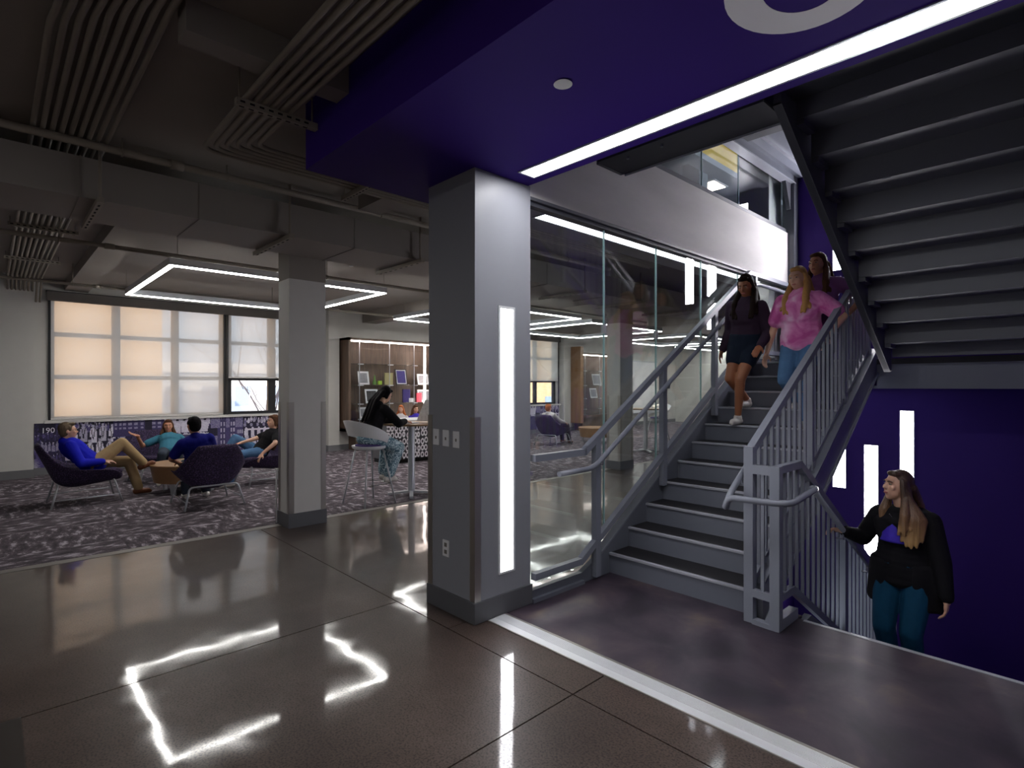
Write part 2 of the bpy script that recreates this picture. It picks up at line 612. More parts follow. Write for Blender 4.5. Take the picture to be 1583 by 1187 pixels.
# the big opening for the stair going down is left out of the sub-floor
fl.data = mesh('floor', *prismVF([(-6.4, -5.2), (3.2, -5.2), (3.2, 4.05), (-1.40, 4.05), (-1.40, 4.12), (-2.93, 4.12), (-2.93, 22.5), (-6.4, 22.5)], 'z', -0.30, -0.012), 'groove')
G = 0.004
slabs = [(-6.40, -3.56, -5.2, 2.20), (-3.56, -1.86, -5.2, 2.20), (-1.86, 3.2, -5.2, 2.20),
         (-6.40, -2.93, 2.20, 8.4), (-6.40, -2.93, 8.4, 15.0), (-6.40, -2.93, 15.0, 22.5)]
for (x0, x1, y0, y1) in slabs:
    box('slab', x0 + G, x1 - G, y0 + G, y1 - G, -0.02, 0.0, 'polished_concrete', fl)
box('slab', -2.93, -1.86 - G, 2.20 + G, 2.47, -0.02, 0.0, 'polished_concrete', fl)
box('slab', -1.86 + G, 3.2, 2.20 + G, 2.47, -0.02, 0.0, 'polished_concrete', fl)
V, F = prismVF([(-2.93, 2.63), (3.2, 2.63), (3.2, 4.05), (-1.40, 4.05), (-1.40, 4.12), (-2.93, 4.12)], 'z', -0.02, 0.0)
lobby = struct(obj('floor_stair_lobby', V, F, 'stained_slab'), 'dark stained slab floor at the foot of the stairs', 'floor')
struct(box('floor_carpet', -13.0, -6.52, -5.2, 22.5, -0.02, 0.006, 'carpet'), 'charcoal carpet with ragged pale streaks in the lounge', 'carpet')
struct(box('trim_1', -6.52, -6.40, -5.2, 22.5, -0.02, 0.003, 'carpet_edge'), 'pale grey border strip along the edge of the carpet', 'trim')
rp_ = struct(box('floor_patch', -3.57, -2.4, -0.9, 0.112, -0.01, 0.002, 'patch_dark'), 'dark rectangular repair patch in the hall floor', 'floor patch')
# metal threshold plate
th = thing('threshold_plate', 'bright ribbed aluminium threshold strip across the stair lobby entrance', 'threshold', (-1.0, 2.55, 0))
box('plate', -2.84, 3.1, 2.470, 2.630, -0.015, 0.004, 'brushed_alu', th)
for i in range(9):
    y = 2.536 + i * 0.0095
    box('rib', -2.84, 3.1, y, y + 0.0045, 0.003, 0.0065, 'brushed_alu', th)
box('edge_strip', -2.84, 3.1, 2.624, 2.640, 0.0, 0.006, 'stainless', th)
box('edge_strip', -2.84, 3.1, 2.466, 2.474, 0.0, 0.005, 'stainless', th)
# edge angle along the stair opening

# ---- window wall (far left)
wl = struct(box('wall_left', -13.35, -13.0, -5.2, 22.5, 0, 0.98, 'wall_grey_paint'), 'pale grey window wall of the lounge', 'wall')
for nm, y0, y1, z0, z1 in (('upper_wall', -5.2, 22.5, 3.30, 3.60), ('pier', -5.2, 0.77, 0.98, 3.30), ('pier', 5.5, 10.6, 0.98, 3.30), ('pier', 14.6, 22.5, 0.98, 3.30)):
    box(nm, -13.35, -13.0, y0, y1, z0, z1, 'wall_grey_paint', wl)
for (y0, y1, xf) in ((0.10, 0.56, -12.72), (6.02, 6.30, -12.86), (14.66, 15.03, -12.8)):
    p = box('pilaster', -13.0, xf, y0, y1, 0.0, 3.52, 'wall_grey_paint', wl)
    box('skirting', -13.0, xf + 0.012, y0 - 0.012, y1 + 0.012, 0, 0.15, 'base_grey', p)
struct(box('baseboard_left', -13.0, -12.985, -5.2, 22.5, 0, 0.14, 'base_grey'), 'grey baseboard under the lounge windows', 'baseboard')


def window(n, y0, y1, vbars, hbars, label):
    w = thing('window_%d' % n, label, 'window', (-13.15, (y0 + y1) / 2, 0.98))
    w['kind'] = 'structure'
    xs0, xs1 = -13.24, -13.16
    edges = [(y0, y0 + 0.10)] + vbars + [(y1 - 0.10, y1)]
    rows = [(0.98, 1.04)] + hbars + [(3.22, 3.30)]
    for (a, c) in edges:
        box('mullion', xs0, xs1, a, c, 0.98, 3.30, 'black_frame', w)
    for (a, c) in rows:
        box('rail', xs0 + 0.01, xs1 + 0.005, y0, y1, a, c, 'black_frame', w)
    for i in range(len(edges) - 1):
        for j in range(len(rows) - 1):
            box('pane', -13.205, -13.197, edges[i][1], edges[i + 1][0], rows[j][1], rows[j + 1][0], 'window_glass', w)
    s = box('window_sill', -13.12, -12.93, y0 - 0.05, y1 + 0.05, 0.93, 0.98, 'white_trim', w)
    return w


H = [(1.73, 1.81), (2.52, 2.60)]
window(1, 0.77, 5.5, [(1.735, 1.87), (2.745, 2.88), (3.66, 3.90), (4.69, 4.86)], H, 'dark framed lounge window of many panes behind roller shades')
window(2, 10.6, 14.6, [(11.5, 11.64), (12.5, 12.64), (13.53, 13.66)], H, 'dark framed lounge window seen through the glass wall by the stairs')


def shade_unit(y0, y1, z0, label):
    t = thing('roller_shade', label, 'shade', (-12.98, (y0 + y1) / 2, z0), group='roller shades on the lounge windows')
    box('cloth', -12.995, -12.991, y0 + 0.02, y1 - 0.02, z0 + 0.03, 3.20, 'shade_cloth', t)
    box('bottom_bar', -13.0, -12.985, y0 + 0.02, y1 - 0.02, z0, z0 + 0.03, 'white_trim', t)
    for y in (y0, y1):
        box('side_track', -13.01, -12.965, y - 0.014, y + 0.014, 0.985, 3.2, 'black_frame', t)


shade_unit(0.79, 3.70, 0.99, 'wide roller shade pulled down to the sill of the lounge window')
shade_unit(3.77, 5.45, 1.78, 'half raised roller shade with clear glass below it')
shade_unit(10.62, 14.58, 1.78, 'half raised roller shade seen through the stair glass wall')
for i, (y0, y1, lab) in enumerate(((0.75, 5.52, 'long grey shade box above the nearer lounge window'), (10.6, 14.6, 'grey shade box above the window behind the stair glass'))):
    v = box('shade_valance', -13.0, -12.90, y0, y1, 3.15, 3.31, 'valance_grey')
    tag(v, lab, 'shade box')
    box('shadow_gap', -13.0, -12.893, y0 - 0.01, y1 + 0.01, 3.31, 3.325, 'black_frame', v)

# ---- printed mural under the window (flat print as a colour attribute)


def paint_mural(ny, nz, seed):
    rs = np.random.RandomState(seed)
    W_, H_ = ny * 0.012, nz * 0.012
    yy, zz = np.meshgrid((np.arange(ny) + 0.5) * 0.012, (np.arange(nz) + 0.5) * 0.012, indexing='ij')
    yy = np.interp(yy, [0, .45, 1.35, 2.0, 2.85, 3.5, 4.92], [0, .95, 2.3, 2.95, 3.75, 4.72, 6.3])
    W_ = 6.3
    img = np.full((ny, nz), 0.16)

    def ell(cy, cz, ry, rz, val):
        img[((yy - cy) / ry) ** 2 + ((zz - cz) / rz) ** 2 < 1] = val

    def rect(a, c, d, e, val):
        img[(yy > a) & (yy < c) & (zz > d) & (zz < e)] = val

    def figure(cy, cz, s, shirt, vneck=True):
        ell(cy, cz + 0.10 * s, 0.085 * s, 0.13 * s, shirt)
        rect(cy - 0.085 * s, cy + 0.085 * s, cz - 0.06 * s, cz + 0.08 * s, shirt)
        ell(cy, cz + 0.27 * s, 0.035 * s, 0.05 * s, 0.62)
        ell(cy, cz + 0.305 * s, 0.037 * s, 0.028 * s, 0.08)
        if vneck:
            for k in range(8):
                t = k / 7
                for sg in (-1, 1):
                    ell(cy + sg * (0.04 - 0.036 * t) * s, cz + (0.19 - 0.17 * t) * s, 0.010 * s, 0.016 * s, 0.1)

    def crowd(a, c, d, e, n, lo, hi):
        for _ in range(n):
            y, z = rs.uniform(a, c), rs.uniform(d, e)
            v = rs.uniform(lo, hi)
            ell(y, z, 0.030, 0.045, v)
            ell(y, z + 0.06, 0.014, 0.018, min(v + 0.2, 0.9))

    # left: faded gradient and a small team
    fade = np.clip(1 - yy / 0.5, 0, 1) * np.clip(1 - zz / 0.5, 0, 1)
    img[:] = img + 0.5 * fade
    crowd(0.0, 6.2, 0.05, 0.75, 500, 0.12, 0.45)
    for i in range(7):
        figure(0.12 + i * 0.11, 0.30 + 0.02 * (i % 2), 0.5, 0.55, False)
    rect(0.12, 0.62, 0.62, 0.78, 0.07)
    # team in white jerseys
    rect(0.95, 2.35, 0.02, 0.86, 0.12)
    crowd(0.95, 1.9, 0.62, 0.8, 40, 0.35, 0.6)
    for i in range(6):
        figure(1.10 + i * 0.22, 0.45 + 0.03 * (i % 2), 1.0, rs.uniform(0.6, 0.8))
    for i in range(6):
        figure(1.00 + i * 0.23, 0.16 + 0.02 * (i % 2), 1.05, rs.uniform(0.62, 0.85))
    rect(2.02, 2.40, 0.22, 0.36, 0.06)
    # grandstand photograph
    rect(2.0, 2.95, 0.48, 0.86, 0.30)
    for i in range(9):
        for j in range(3):
            rect(2.04 + i * 0.10, 2.10 + i * 0.10, 0.62 + j * 0.08, 0.66 + j * 0.08, 0.55)
    rect(2.0, 2.95, 0.02, 0.46, 0.22)
    crowd(2.4, 2.95, 0.1, 0.46, 60, 0.2, 0.55)
    rect(2.62, 2.74, 0.02, 0.86, 0.08)
    # pale sky and group
    rect(2.95, 3.75, 0.45, 0.86, 0.66)
    crowd(2.95, 3.75, 0.50, 0.60, 60, 0.12, 0.5)
    for i in range(6):
        figure(3.05 + i * 0.12, 0.55, 0.7, 0.7, False)
    rect(2.95, 3.75, 0.02, 0.45, 0.3)
    # campus hall with two towers
    img[(yy > 3.75)] = 0.50
    rect(3.95, 4.75, 0.04, 0.56, 0.34)
    for ty in (4.02, 4.32):
        rect(ty, ty + 0.18, 0.04, 0.74, 0.28)
        for k in range(3):
            rect(ty + k * 0.07, ty + k * 0.07 + 0.04, 0.74, 0.79, 0.28)
        for j in range(5):
            rect(ty + 0.03, ty + 0.07, 0.08 + j * 0.13, 0.16 + j * 0.13, 0.62)
            rect(ty + 0.11, ty + 0.15, 0.08 + j * 0.13, 0.16 + j * 0.13, 0.62)
    for i in range(4):
        for j in range(3):
            rect(4.54 + i * 0.05, 4.57 + i * 0.05, 0.10 + j * 0.16, 0.19 + j * 0.16, 0.60)
    rect(3.70, 3.96, 0.40, 0.56, 0.10)
    # dancers in white
    rect(4.72, W_, 0.02, H_, 0.14)
    for i in range(9):
        y = 4.80 + i * 0.15
        ell(y, 0.42, 0.045, 0.13, 0.72)
        img[(np.abs(yy - y - 0.02) < 0.03 + (0.36 - zz) * 0.22) & (zz < 0.36) & (zz > 0.06)] = 0.66
        ell(y - 0.03, 0.60, 0.03, 0.04, 0.55)
        ell(y + 0.06, 0.50, 0.07, 0.02, 0.75)
    crowd(4.75, W_, 0.66, 0.78, 50, 0.4, 0.8)
    img += rs.uniform(-0.05, 0.05, img.shape)
    img = np.clip((img - 0.10) * 1.45, 0.02, 1.0)
    lo, mid, hi = np.array(hexc('#0f0a24')[:3]), np.array(hexc('#544a82')[:3]), np.array(hexc('#efeaf8')[:3])
    t = img[..., None]
    colr = np.where(t < 0.5, lo + (mid - lo) * (t / 0.5), mid + (hi - mid) * ((t - 0.5) / 0.5))
    return colr


def mural(name, y0, ny, z0, nz, seed, label):
    colr = paint_mural(ny, nz, seed)
    V, F = [], []
    for i in range(ny + 1):
        for j in range(nz + 1):
            V.append((-12.975, y0 + i * 0.012, z0 + j * 0.012))
    for i in range(ny):
        for j in range(nz):
            a = i * (nz + 1) + j
            F.append((a, a + nz + 1, a + nz + 2, a + 1))
    o = obj(name, V, F, 'printed_mural')
    ca = o.data.color_attributes.new('print', 'FLOAT_COLOR', 'CORNER')
    arr = np.ones((ny * nz, 4, 4), dtype=np.float32)
    arr[:, :, :3] = colr.reshape(-1, 1, 3)
    ca.data.foreach_set('color', arr.ravel())
    tag(o, label, 'mural')
    box('mural_backing', -13.0, -12.976, y0, y0 + ny * 0.012, z0, z0 + nz * 0.012, 'base_grey', o)
    return o


mu1 = mural('photo_mural', 0.58, 410, 0.14, 66, 3, 'purple toned collage of old team and campus photographs under the window')
mural('photo_mural', 10.6, 333, 0.14, 66, 8, 'purple toned photograph collage seen through the stair glass wall')


def lettering(name, body, size, loc, rot, material, parent=None, depth=0.002):
    cu = bpy.data.curves.new(name, 'FONT')
    cu.body = body
    cu.size = size
    cu.extrude = depth
    cu.align_x = 'CENTER'
    t_ = bpy.data.objects.new(name, cu)
    COL.objects.link(t_)
    bpy.context.view_layer.update()
    me = bpy.data.meshes.new_from_object(t_.evaluated_get(bpy.context.evaluated_depsgraph_get()))
    bpy.data.objects.remove(t_)
    me.materials.clear()
    me.materials.append(M[material])
    mw = Matrix.Translation(Vector(loc) - (wloc(parent) if parent else Vector((0, 0, 0)))) @ rot.to_4x4()
    me.transform(mw)
    return link(name, me, parent)


RW = Matrix(((0, 0, 1), (1, 0, 0), (0, 1, 0)))   # text on a wall facing +X, reading along +Y
for body, y, z in (('190', 0.77, 0.76), ('1914', 2.17, 0.41), ('1926', 3.28, 0.53), ('193', 4.62, 0.78)):
    lettering('year_lettering', body, 0.13, (-12.973, y, z), RW, 'letter_white', mu1)

# ---- ceilings
ce = struct(box('ceiling', -13.35, -3.45, -5.2, 22.5, 3.52, 3.77, 'ceiling_paint'), 'dark painted slab ceiling over the lounge and hall', 'ceiling')
box('slab_bay', -3.45, 3.2, -5.2, 2.87, 3.52, 3.77, 'ceiling_paint', ce)
box('slab_bay', 0.15, 3.4, 2.87, 4.25, 3.50, 3.77, 'ceiling_paint', ce)
sof = thing('ceiling_soffit', 'deep purple painted dropped ceiling over the stair lobby entrance', 'ceiling', (-1, 2.2, 3.07), kind='structure')
box('soffit_box', -3.68, 3.2, 1.56, 2.87, 3.07, 3.515, 'purple_paint', sof)
# white letter bowl lettered on the purple ceiling (its lower curve is in view)
cx_, cy_, n_ = -0.735, 2.165, 40
V, F = [], []
for k in range(n_):
    a = 2 * PI * k / n_
    for (rx, ry, z) in ((0.262, 0.292, 3.0685), (0.130, 0.162, 3.0685), (0.130, 0.162, 3.0700), (0.262, 0.292, 3.0700)):
        V.append((cx_ + rx * math.cos(a), cy_ + ry * math.sin(a), z))
for k in range(n_):
    q = (k + 1) % n_
    for j in range(4):
        F.append((k * 4 + j, q * 4 + j, q * 4 + (j + 1) % 4, k * 4 + (j + 1) % 4))
obj('painted_letter', V, F, 'letter_white', sof)
d = lathe('sprinkler_cover', [(0.001, 3.069), (0.040, 3.069), (0.046, 3.064), (0.001, 3.062)], 'white_plastic', None, (-1.77, 2.02, 0), 28)
tag(d, 'small round white cover plate on the purple ceiling', 'ceiling fitting')


def linear_lamp(name, label, x0, x1, y0, y1, zf, material, frame='stainless', group=None):
    """recessed ceiling lamp facing down: trim frame and diffuser"""
    t = thing(name, label, 'lamp', ((x0 + x1) / 2, (y0 + y1) / 2, zf), group=group)
    f = 0.016
    for (a, b_, c, d_) in ((x0, x1, y0, y0 + f), (x0, x1, y1 - f, y1), (x0, x0 + f, y0 + f, y1 - f), (x1 - f, x1, y0 + f, y1 - f)):
        box('trim', a, b_, c, d_, zf - 0.008, zf + 0.01, frame, t)
    box('diffuser', x0 + f, x1 - f, y0 + f, y1 - f, zf - 0.005, zf + 0.008, material, t)
    return t


linear_lamp('linear_ceiling_lamp', 'long white light strip in the purple ceiling edge above the stair lobby', -2.71, 0.30, 2.625, 2.785, 3.07, 'lamp_white', 'silver_paint')

linear_lamp('linear_ceiling_lamp', 'added white fill light strip in the hall ceiling, unseen behind the camera', -4.8, 2.6, -2.66, -2.50, 3.515, 'lamp_white', 'silver_paint')  # added lamp, out of view behind the camera, lifts the dark hall

# ---- big grey column by the stairs
c1 = thing('column', 'large grey column with a tall light strip beside the stairs', 'column', (-3.12, 2.63, 0), kind='structure')
box('shaft', -3.39, -2.854, 2.364, 2.895, 0, 3.075, 'column_grey', c1, bev=0.004)
box('plinth', -3.402, -2.842, 2.352, 2.907, 0, 0.145, 'base_dark', c1, bev=0.006)
for (x, y, sx, sy) in ((-2.854, 2.364, -1, 1), (-3.39, 2.364, 1, 1)):
    w = 0.05
    V, F = prismVF([(x - sx * 0.004, y - sy * 0.004), (x + sx * w, y - sy * 0.004), (x + sx * w, y), (x, y), (x, y + sy * w), (x - sx * 0.004, y + sy * w)], 'z', 0.146, 1.39)
    obj('corner_guard', V, F, 'stainless', c1)
t = thing('column_light', 'tall vertical white light strip set in the grey column', 'lamp', (-2.854, 2.65, 0.28))
box('diffuser', -2.865, -2.846, 2.590, 2.712, 0.30, 2.145, 'lamp_column', t)
for (a, b_, c, d_) in ((2.572, 2.590, 0.285, 2.163), (2.712, 2.730, 0.285, 2.163), (2.590, 2.712, 0.285, 0.30), (2.590, 2.712, 2.145, 2.163)):
    box('frame', -2.865, -2.845, a, b_, c, d_, 'white_plastic', t)


def wall_plate(x, z, label, outlet):
    t = thing('wall_outlet' if outlet else 'wall_plate', label, 'outlet' if outlet else 'wall plate', (x, 2.362, z), group=None if outlet else 'plates on the grey column')
    box('cover', x - 0.036, x + 0.036, 2.357, 2.364, z - 0.058, z + 0.058, 'white_plastic', t, bev=0.002)
    if outlet:
        for dz in (-0.025, 0.025):
            box('socket', x - 0.015, x + 0.015, 2.3555, 2.358, z + dz - 0.014, z + dz + 0.014, 'valance_grey', t)
    else:
        lathe_pts = [(0.004, 0), (0.004, 0.002)]
        box('insert', x - 0.007, x + 0.007, 2.3555, 2.358, z - 0.014, z + 0.006, 'valance_grey', t)


wall_plate(-3.289, 1.233, 'white wall plate on the grey column nearest the carpet side', False)
wall_plate(-3.172, 1.231, 'middle one of three white wall plates on the grey column', False)
wall_plate(-3.052, 1.229, 'white wall plate on the grey column nearest its steel corner guard', False)
wall_plate(-3.172, 0.447, 'white power outlet low on the grey column', True)


def square_column(x0, x1, y0, y1, label, guards=True):
    c = thing('column', label, 'column', ((x0 + x1) / 2, (y0 + y1) / 2, 0), kind='structure')
    box('shaft', x0, x1, y0, y1, 0, 2.815, 'wall_grey_paint', c)
    box('capital', x0 - 0.002, x1 + 0.002, y0 - 0.002, y1 + 0.002, 2.815, 3.52, 'ceiling_paint', c)
    box('plinth', x0 - 0.012, x1 + 0.012, y0 - 0.012, y1 + 0.012, 0, 0.16, 'base_dark', c)
    if guards:
        w = 0.055
        for (x, y, sx, sy) in ((x1, y0, -1, 1), (x1, y1, -1, -1), (x0, y0, 1, 1)):
            V, F = prismVF([(x - sx * 0.004, y - sy * 0.004), (x + sx * w, y - sy * 0.004), (x + sx * w, y), (x, y), (x, y + sy * w), (x - sx * 0.004, y + sy * w)], 'z', 0.16, 1.42)
            obj('corner_guard', V, F, 'stainless', c)
    return c


sq = square_column(-6.53, -6.22, 2.447, 2.873, 'pale square column standing at the carpet edge')
ob = thing('outlet_box', 'small white outlet box with cable conduit low on the pale column', 'outlet', (-6.50, 2.44, 0.55))
box('housing', -6.60, -6.545, 2.435, 2.515, 0.52, 0.63, 'white_plastic', ob, bev=0.004)
box('plate', -6.60, -6.50, 2.425, 2.437, 0.62, 0.64, 'white_plastic', ob)
tube('conduit', [(-6.55, 2.43, 0.52), (-6.55, 2.43, 0.01)], 0.008, 'white_plastic', ob, 8)
square_column(-6.53, -6.22, 8.75, 9.17, 'pale square column behind the stair glass wall')
square_column(-6.53, -6.22, 15.05, 15.47, 'farther pale square column behind the stair glass wall')
wc = thing('column', 'white column beside the stair landing behind the glass', 'column', (-3.2, 7.87, 0), kind='structure')
box('shaft', -3.45, -3.02, 7.66, 8.08, 0, 6.5, 'white_trim', wc)

# ---- concrete edge beam above the glass wall, its soffit lamp
bm_ = struct(box('edge_beam', -3.45, -2.88, 2.87, 7.95, 3.01, 3.70, 'board_concrete'), 'pale board marked concrete edge beam above the stair glass wall', 'beam')
box('steel_angle', -3.0, -2.872, 2.9, 7.95, 2.985, 3.01, 'dark_steel', bm_)
box('steel_angle', -3.45, -2.90, 2.87, 7.95, 3.70, 3.76, 'dark_steel', bm_)
linear_lamp('linear_soffit_lamp', 'long white light strip in the beam soffit behind the stair glass', -3.215, -3.065, 3.28, 7.55, 3.01, 'lamp_soffit', 'silver_paint')
struct(box('trim_4', -2.95, -2.80, 7.95, 8.10, 0.0, 5.2, 'dark_steel'), 'dark steel post in the far corner of the stairwell', 'post')

# ---- outer walls that close the place
struct(box('wall_far', -3.0, 0.15, 8.10, 8.30, -2.3, 6.8, 'purple_wall'), 'deep purple end wall of the stairwell', 'wall')
struct(box('wall_right', -0.05, 0.15, 4.05, 8.10, -2.3, 6.8, 'purple_wall'), 'purple side wall of the stairwell', 'wall')
struct(box('wall_lobby', 0.15, 3.2, 4.05, 4.25, 0, 3.6, 'purple_wall'), 'purple wall at the end of the stair lobby', 'wall')
struct(box('wall_hall_end', 3.2, 3.4, -5.2, 4.25, 0, 3.6, 'wall_grey_paint'), 'grey end wall of the hall', 'wall')
struct(box('wall_back', -13.35, 3.4, -5.4, -5.2, 0, 3.6, 'wall_grey_paint'), 'grey wall behind the hall', 'wall')
struct(box('wall_lounge_end', -13.35, -2.9, 22.5, 22.7, 0, 3.6, 'wall_grey_paint'), 'grey end wall of the lounge', 'wall')
struct(box('wall_lounge_side', -3.0, -2.9, 8.30, 22.5, 0, 3.6, 'wall_grey_paint'), 'grey wall of the lounge beyond the stairs', 'wall')
struct(box('wall_well_front', -1.55, -0.05, 3.85, 4.03, -2.3, -0.30, 'purple_wall'), 'purple wall under the edge of the lower stairwell', 'wall')
struct(box('wall_well_left', -2.95, -2.85, 3.85, 8.1, -2.3, -0.30, 'purple_wall'), 'purple left wall of the lower stairwell', 'wall')
struct(box('floor_lower', -2.95, 0.15, 3.85, 8.3, -2.3, -2.0, 'stained_slab'), 'dark floor of the lower stairwell', 'floor')

# ---- upper storey seen above the beam
struct(box('ceiling_upper', -9.2, 0.2, 1.0, 20.0, 6.6, 6.8, 'upper_grey'), 'grey ceiling of the upper storey', 'ceiling')
struct(box('wall_upper_far', -9.3, -9.1, 1.0, 20.0, 3.77, 6.6, 'upper_dark'), 'dark wall of the upper storey', 'wall')
struct(box('wall_upper_end', -9.2, -2.9, 19.9, 20.1, 3.77, 6.6, 'upper_dark'), 'dark end wall of the upper storey', 'wall')
struct(box('wall_upper_near', -9.2, 0.2, 0.9, 1.0, 3.77, 6.8, 'upper_dark'), 'dark near wall of the upper storey', 'wall')
struct(box('wall_upper_side', 0.15, 0.25, 1.0, 4.05, 3.77, 6.8, 'upper_dark'), 'dark side wall of the upper storey', 'wall')
ug = thing('upper_glazing', 'clear glass screen of the upper storey standing on the concrete beam', 'glass screen', (-2.93, 5.4, 3.76))
ys = [2.9, 3.9, 4.71, 5.62, 6.52, 7.95]
for i in range(5):
    box('pane', -2.936, -2.924, ys[i] + 0.004, ys[i + 1] - 0.004, 3.76, 5.6, 'upper_glass', ug)
for y in ys[1:-1]:
    box('pane_edge', -2.938, -2.922, y - 0.004, y + 0.004, 3.76, 5.6, 'glass_edge', ug)
box('head_channel', -2.96, -2.90, 2.9, 7.95, 5.6, 5.68, 'dark_steel', ug)
yb = thing('yellow_bulkhead', 'yellow painted ceiling bulkhead behind the upper glass', 'bulkhead', (-4.6, 10, 5.4))
box('fascia', -4.7, -4.5, 5.5, 10.9, 5.48, 6.6, 'yellow_paint', yb)
box('edge_trim', -4.74, -4.46, 5.5, 16.0, 5.38, 5.48, 'upper_grey', yb)
db = struct(box('upper_column', -6.4, -6.0, 11.4, 11.8, 3.77, 6.6, 'upper_grey'), 'grey column of the upper storey', 'column')
for i, (y, lab) in enumerate(((9.0, 'white ceiling panel lamp of the upper storey nearest the stairs'), (13.0, 'white ceiling panel lamp farther back in the upper storey'))):
    t = thing('panel_lamp', lab, 'lamp', (-6.6, y, 6.55), group='ceiling lamps of the upper storey')
    box('frame', -6.95, -6.25, y - 0.35, y + 0.35, 6.56, 6.6, 'white_plastic', t)
    box('diffuser', -6.9, -6.3, y - 0.3, y + 0.3, 6.55, 6.565, 'lamp_case', t)

# ---- exterior
struct(box('ground_outside', -70, -13.6, -40, 70, -4.2, -4.0, 'snow_ground'), 'snowy ground outside', 'ground')
bh = thing('brick_house', 'sunlit brown brick house across the street seen through the shade', 'house', (-24, 0, -4.0))
box('brick_wall', -30, -24, -9, 4.7, -4, 9, 'brick_house', bh)
box('cornice', -30, -23.7, -9.2, 4.9, 8.6, 9.2, 'pale_roof', bh)
for i in range(3):
    for j in range(3):
        y, z = -7.8 + i * 2.3, -1.5 + j * 3.4
        w_ = box('window', -24.02, -23.95, y, y + 1.1, z, z + 1.9, 'house_window', bh)
        box('sill', -24.0, -23.85, y - 0.1, y + 1.2, z - 0.15, z, 'pale_roof', bh)
b2 = thing('brick_house', 'sunlit brick house outside the window behind the stair glass', 'house', (-26, 25, -4.0))
box('brick_wall', -32, -26, 20.5, 33, -4, 9, 'brick_house', b2)
box('cornice', -32, -25.7, 20.3, 33.2, 8.6, 9.2, 'pale_roof', b2)
for i in range(3):
    box('window', -26.02, -25.95, 25.2 + i * 2.6, 26.3 + i * 2.6, -1.0, 0.9, 'house_window', b2)
ph = thing('pale_house', 'pale snow roofed house outside the clear lower window pane', 'house', (-45, 18, -4.0))
box('house_wall', -52, -45, 8, 26, -4, 2.6, 'pale_house', ph)
box('roof', -53, -44.6, 7.5, 26.5, 2.6, 3.3, 'pale_roof', ph)
for i in range(7):
    for j in range(2):
        y, z = 9 + i * 2.3, -2.6 + j * 2.7
        box('window', -45.03, -44.97, y, y + 1.1, z, z + 1.5, 'house_window', ph)


def bare_tree(loc, hgt, label, seed):
    t = thing('bare_tree', label, 'tree', loc)
    rs = random.Random(seed)

    def grow(p, d, ln, r, lev, parent):
        q = p + d * ln
        o = tube('trunk' if lev == 0 else 'branch', [p, (p + q) / 2 + Vector((rs.uniform(-.05, .05), rs.uniform(-.05, .05), 0)) * ln, q], [r, r * 0.85, r * 0.65], 'bark', parent, 6, world=False)
        if lev < 3:
            for _ in range(3 if lev else 5):
                nd = (d + Vector((rs.uniform(-.8, .8), rs.uniform(-.8, .8), rs.uniform(0, .5)))).normalized()
                grow(p + d * ln * rs.uniform(0.55, 1.0), nd, ln * rs.uniform(.5, .7), r * 0.5, lev + 1, t)
    grow(Vector((0, 0, 0)), Vector((0, 0, 1)), hgt * 0.45, 0.075, 0, t)


bare_tree((-27, 9.6, -4.0), 11, 'leafless tree standing outside the clear lower window pane', 4)

# ================================================================ STAIRS
RI, TR = 0.1715, 0.283
Y1, XL, XR = 3.86, -2.86, -1.60


def nose(y):            # height of the nosing line of the first flight
    return RI + (y - Y1) * RI / TR


def flight(name, label, xa, xb, steps, sgn, y0, z0, under=False):
    """steps climb by RI; sgn +1: away from the hall, -1: back over it"""
    t = thing(name, label, 'stairs', ((xa + xb) / 2, y0, z0))
    for k in range(steps):
        yn = y0 + sgn * TR * k
        zt = z0 + RI * (k + 1)
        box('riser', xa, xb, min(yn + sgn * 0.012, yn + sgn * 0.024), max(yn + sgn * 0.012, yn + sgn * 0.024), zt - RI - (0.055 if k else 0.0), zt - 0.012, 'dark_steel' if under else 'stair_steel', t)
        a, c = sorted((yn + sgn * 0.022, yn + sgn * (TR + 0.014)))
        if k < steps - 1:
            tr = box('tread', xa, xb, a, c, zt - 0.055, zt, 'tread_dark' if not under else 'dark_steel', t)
        a, c = sorted((yn - sgn * 0.004, yn + sgn * 0.030))
        box('nosing', xa, xb, a, c, zt - 0.016, zt + 0.003, 'nosing_steel', t, bev=0.003)
    return t


f1 = flight('stair_flight', 'grey steel stair flight climbing from the lobby to the landing', XL, XR, 11, 1, Y1, 0.0)
Y11 = Y1 + TR * 10
# stringers of the first flight
for nm, x0, x1, s0 in (('stringer', XL - 0.045, XL, 0.36), ('stringer', XR, XR + 0.05, 0.03)):
    prism(nm, [(Y1 - s0, 0.0), (Y1 + 0.02, 0.0), (Y11 + 0.10, nose(Y11 + 0.10) - 0.17), (Y11 + 0.10, nose(Y11) + 0.085), (Y11 - 0.02, nose(Y11) + 0.085)] + ([(Y1 - 0.12, nose(Y1 - 0.12) + 0.085), (Y1 - s0, 0.085)] if s0 > 0.1 else [(Y1 - s0, nose(Y1 - s0) + 0.085)]), 'x', x0, x1, 'stair_steel' if s0 > 0.1 else 'galvanised', f1)
prism('stringer_flange', [(Y1 + 0.0, 0.0), (Y1 + 0.04, 0.0), (Y11 + 0.10, nose(Y11 + 0.10) - 0.17), (Y11 + 0.10, nose(Y11 + 0.10) - 0.15), (Y1 + 0.02, 0.018)], 'x', XR - 0.02, XR + 0.07, 'steel_paint', f1)
prism('stringer_cap', [(Y1 - 0.12, nose(Y1 - 0.12) + 0.085), (Y11, nose(Y11) + 0.085), (Y11, nose(Y11) + 0.105), (Y1 - 0.12, nose(Y1 - 0.12) + 0.105)], 'x', XL - 0.06, XL + 0.012, 'steel_paint', f1)
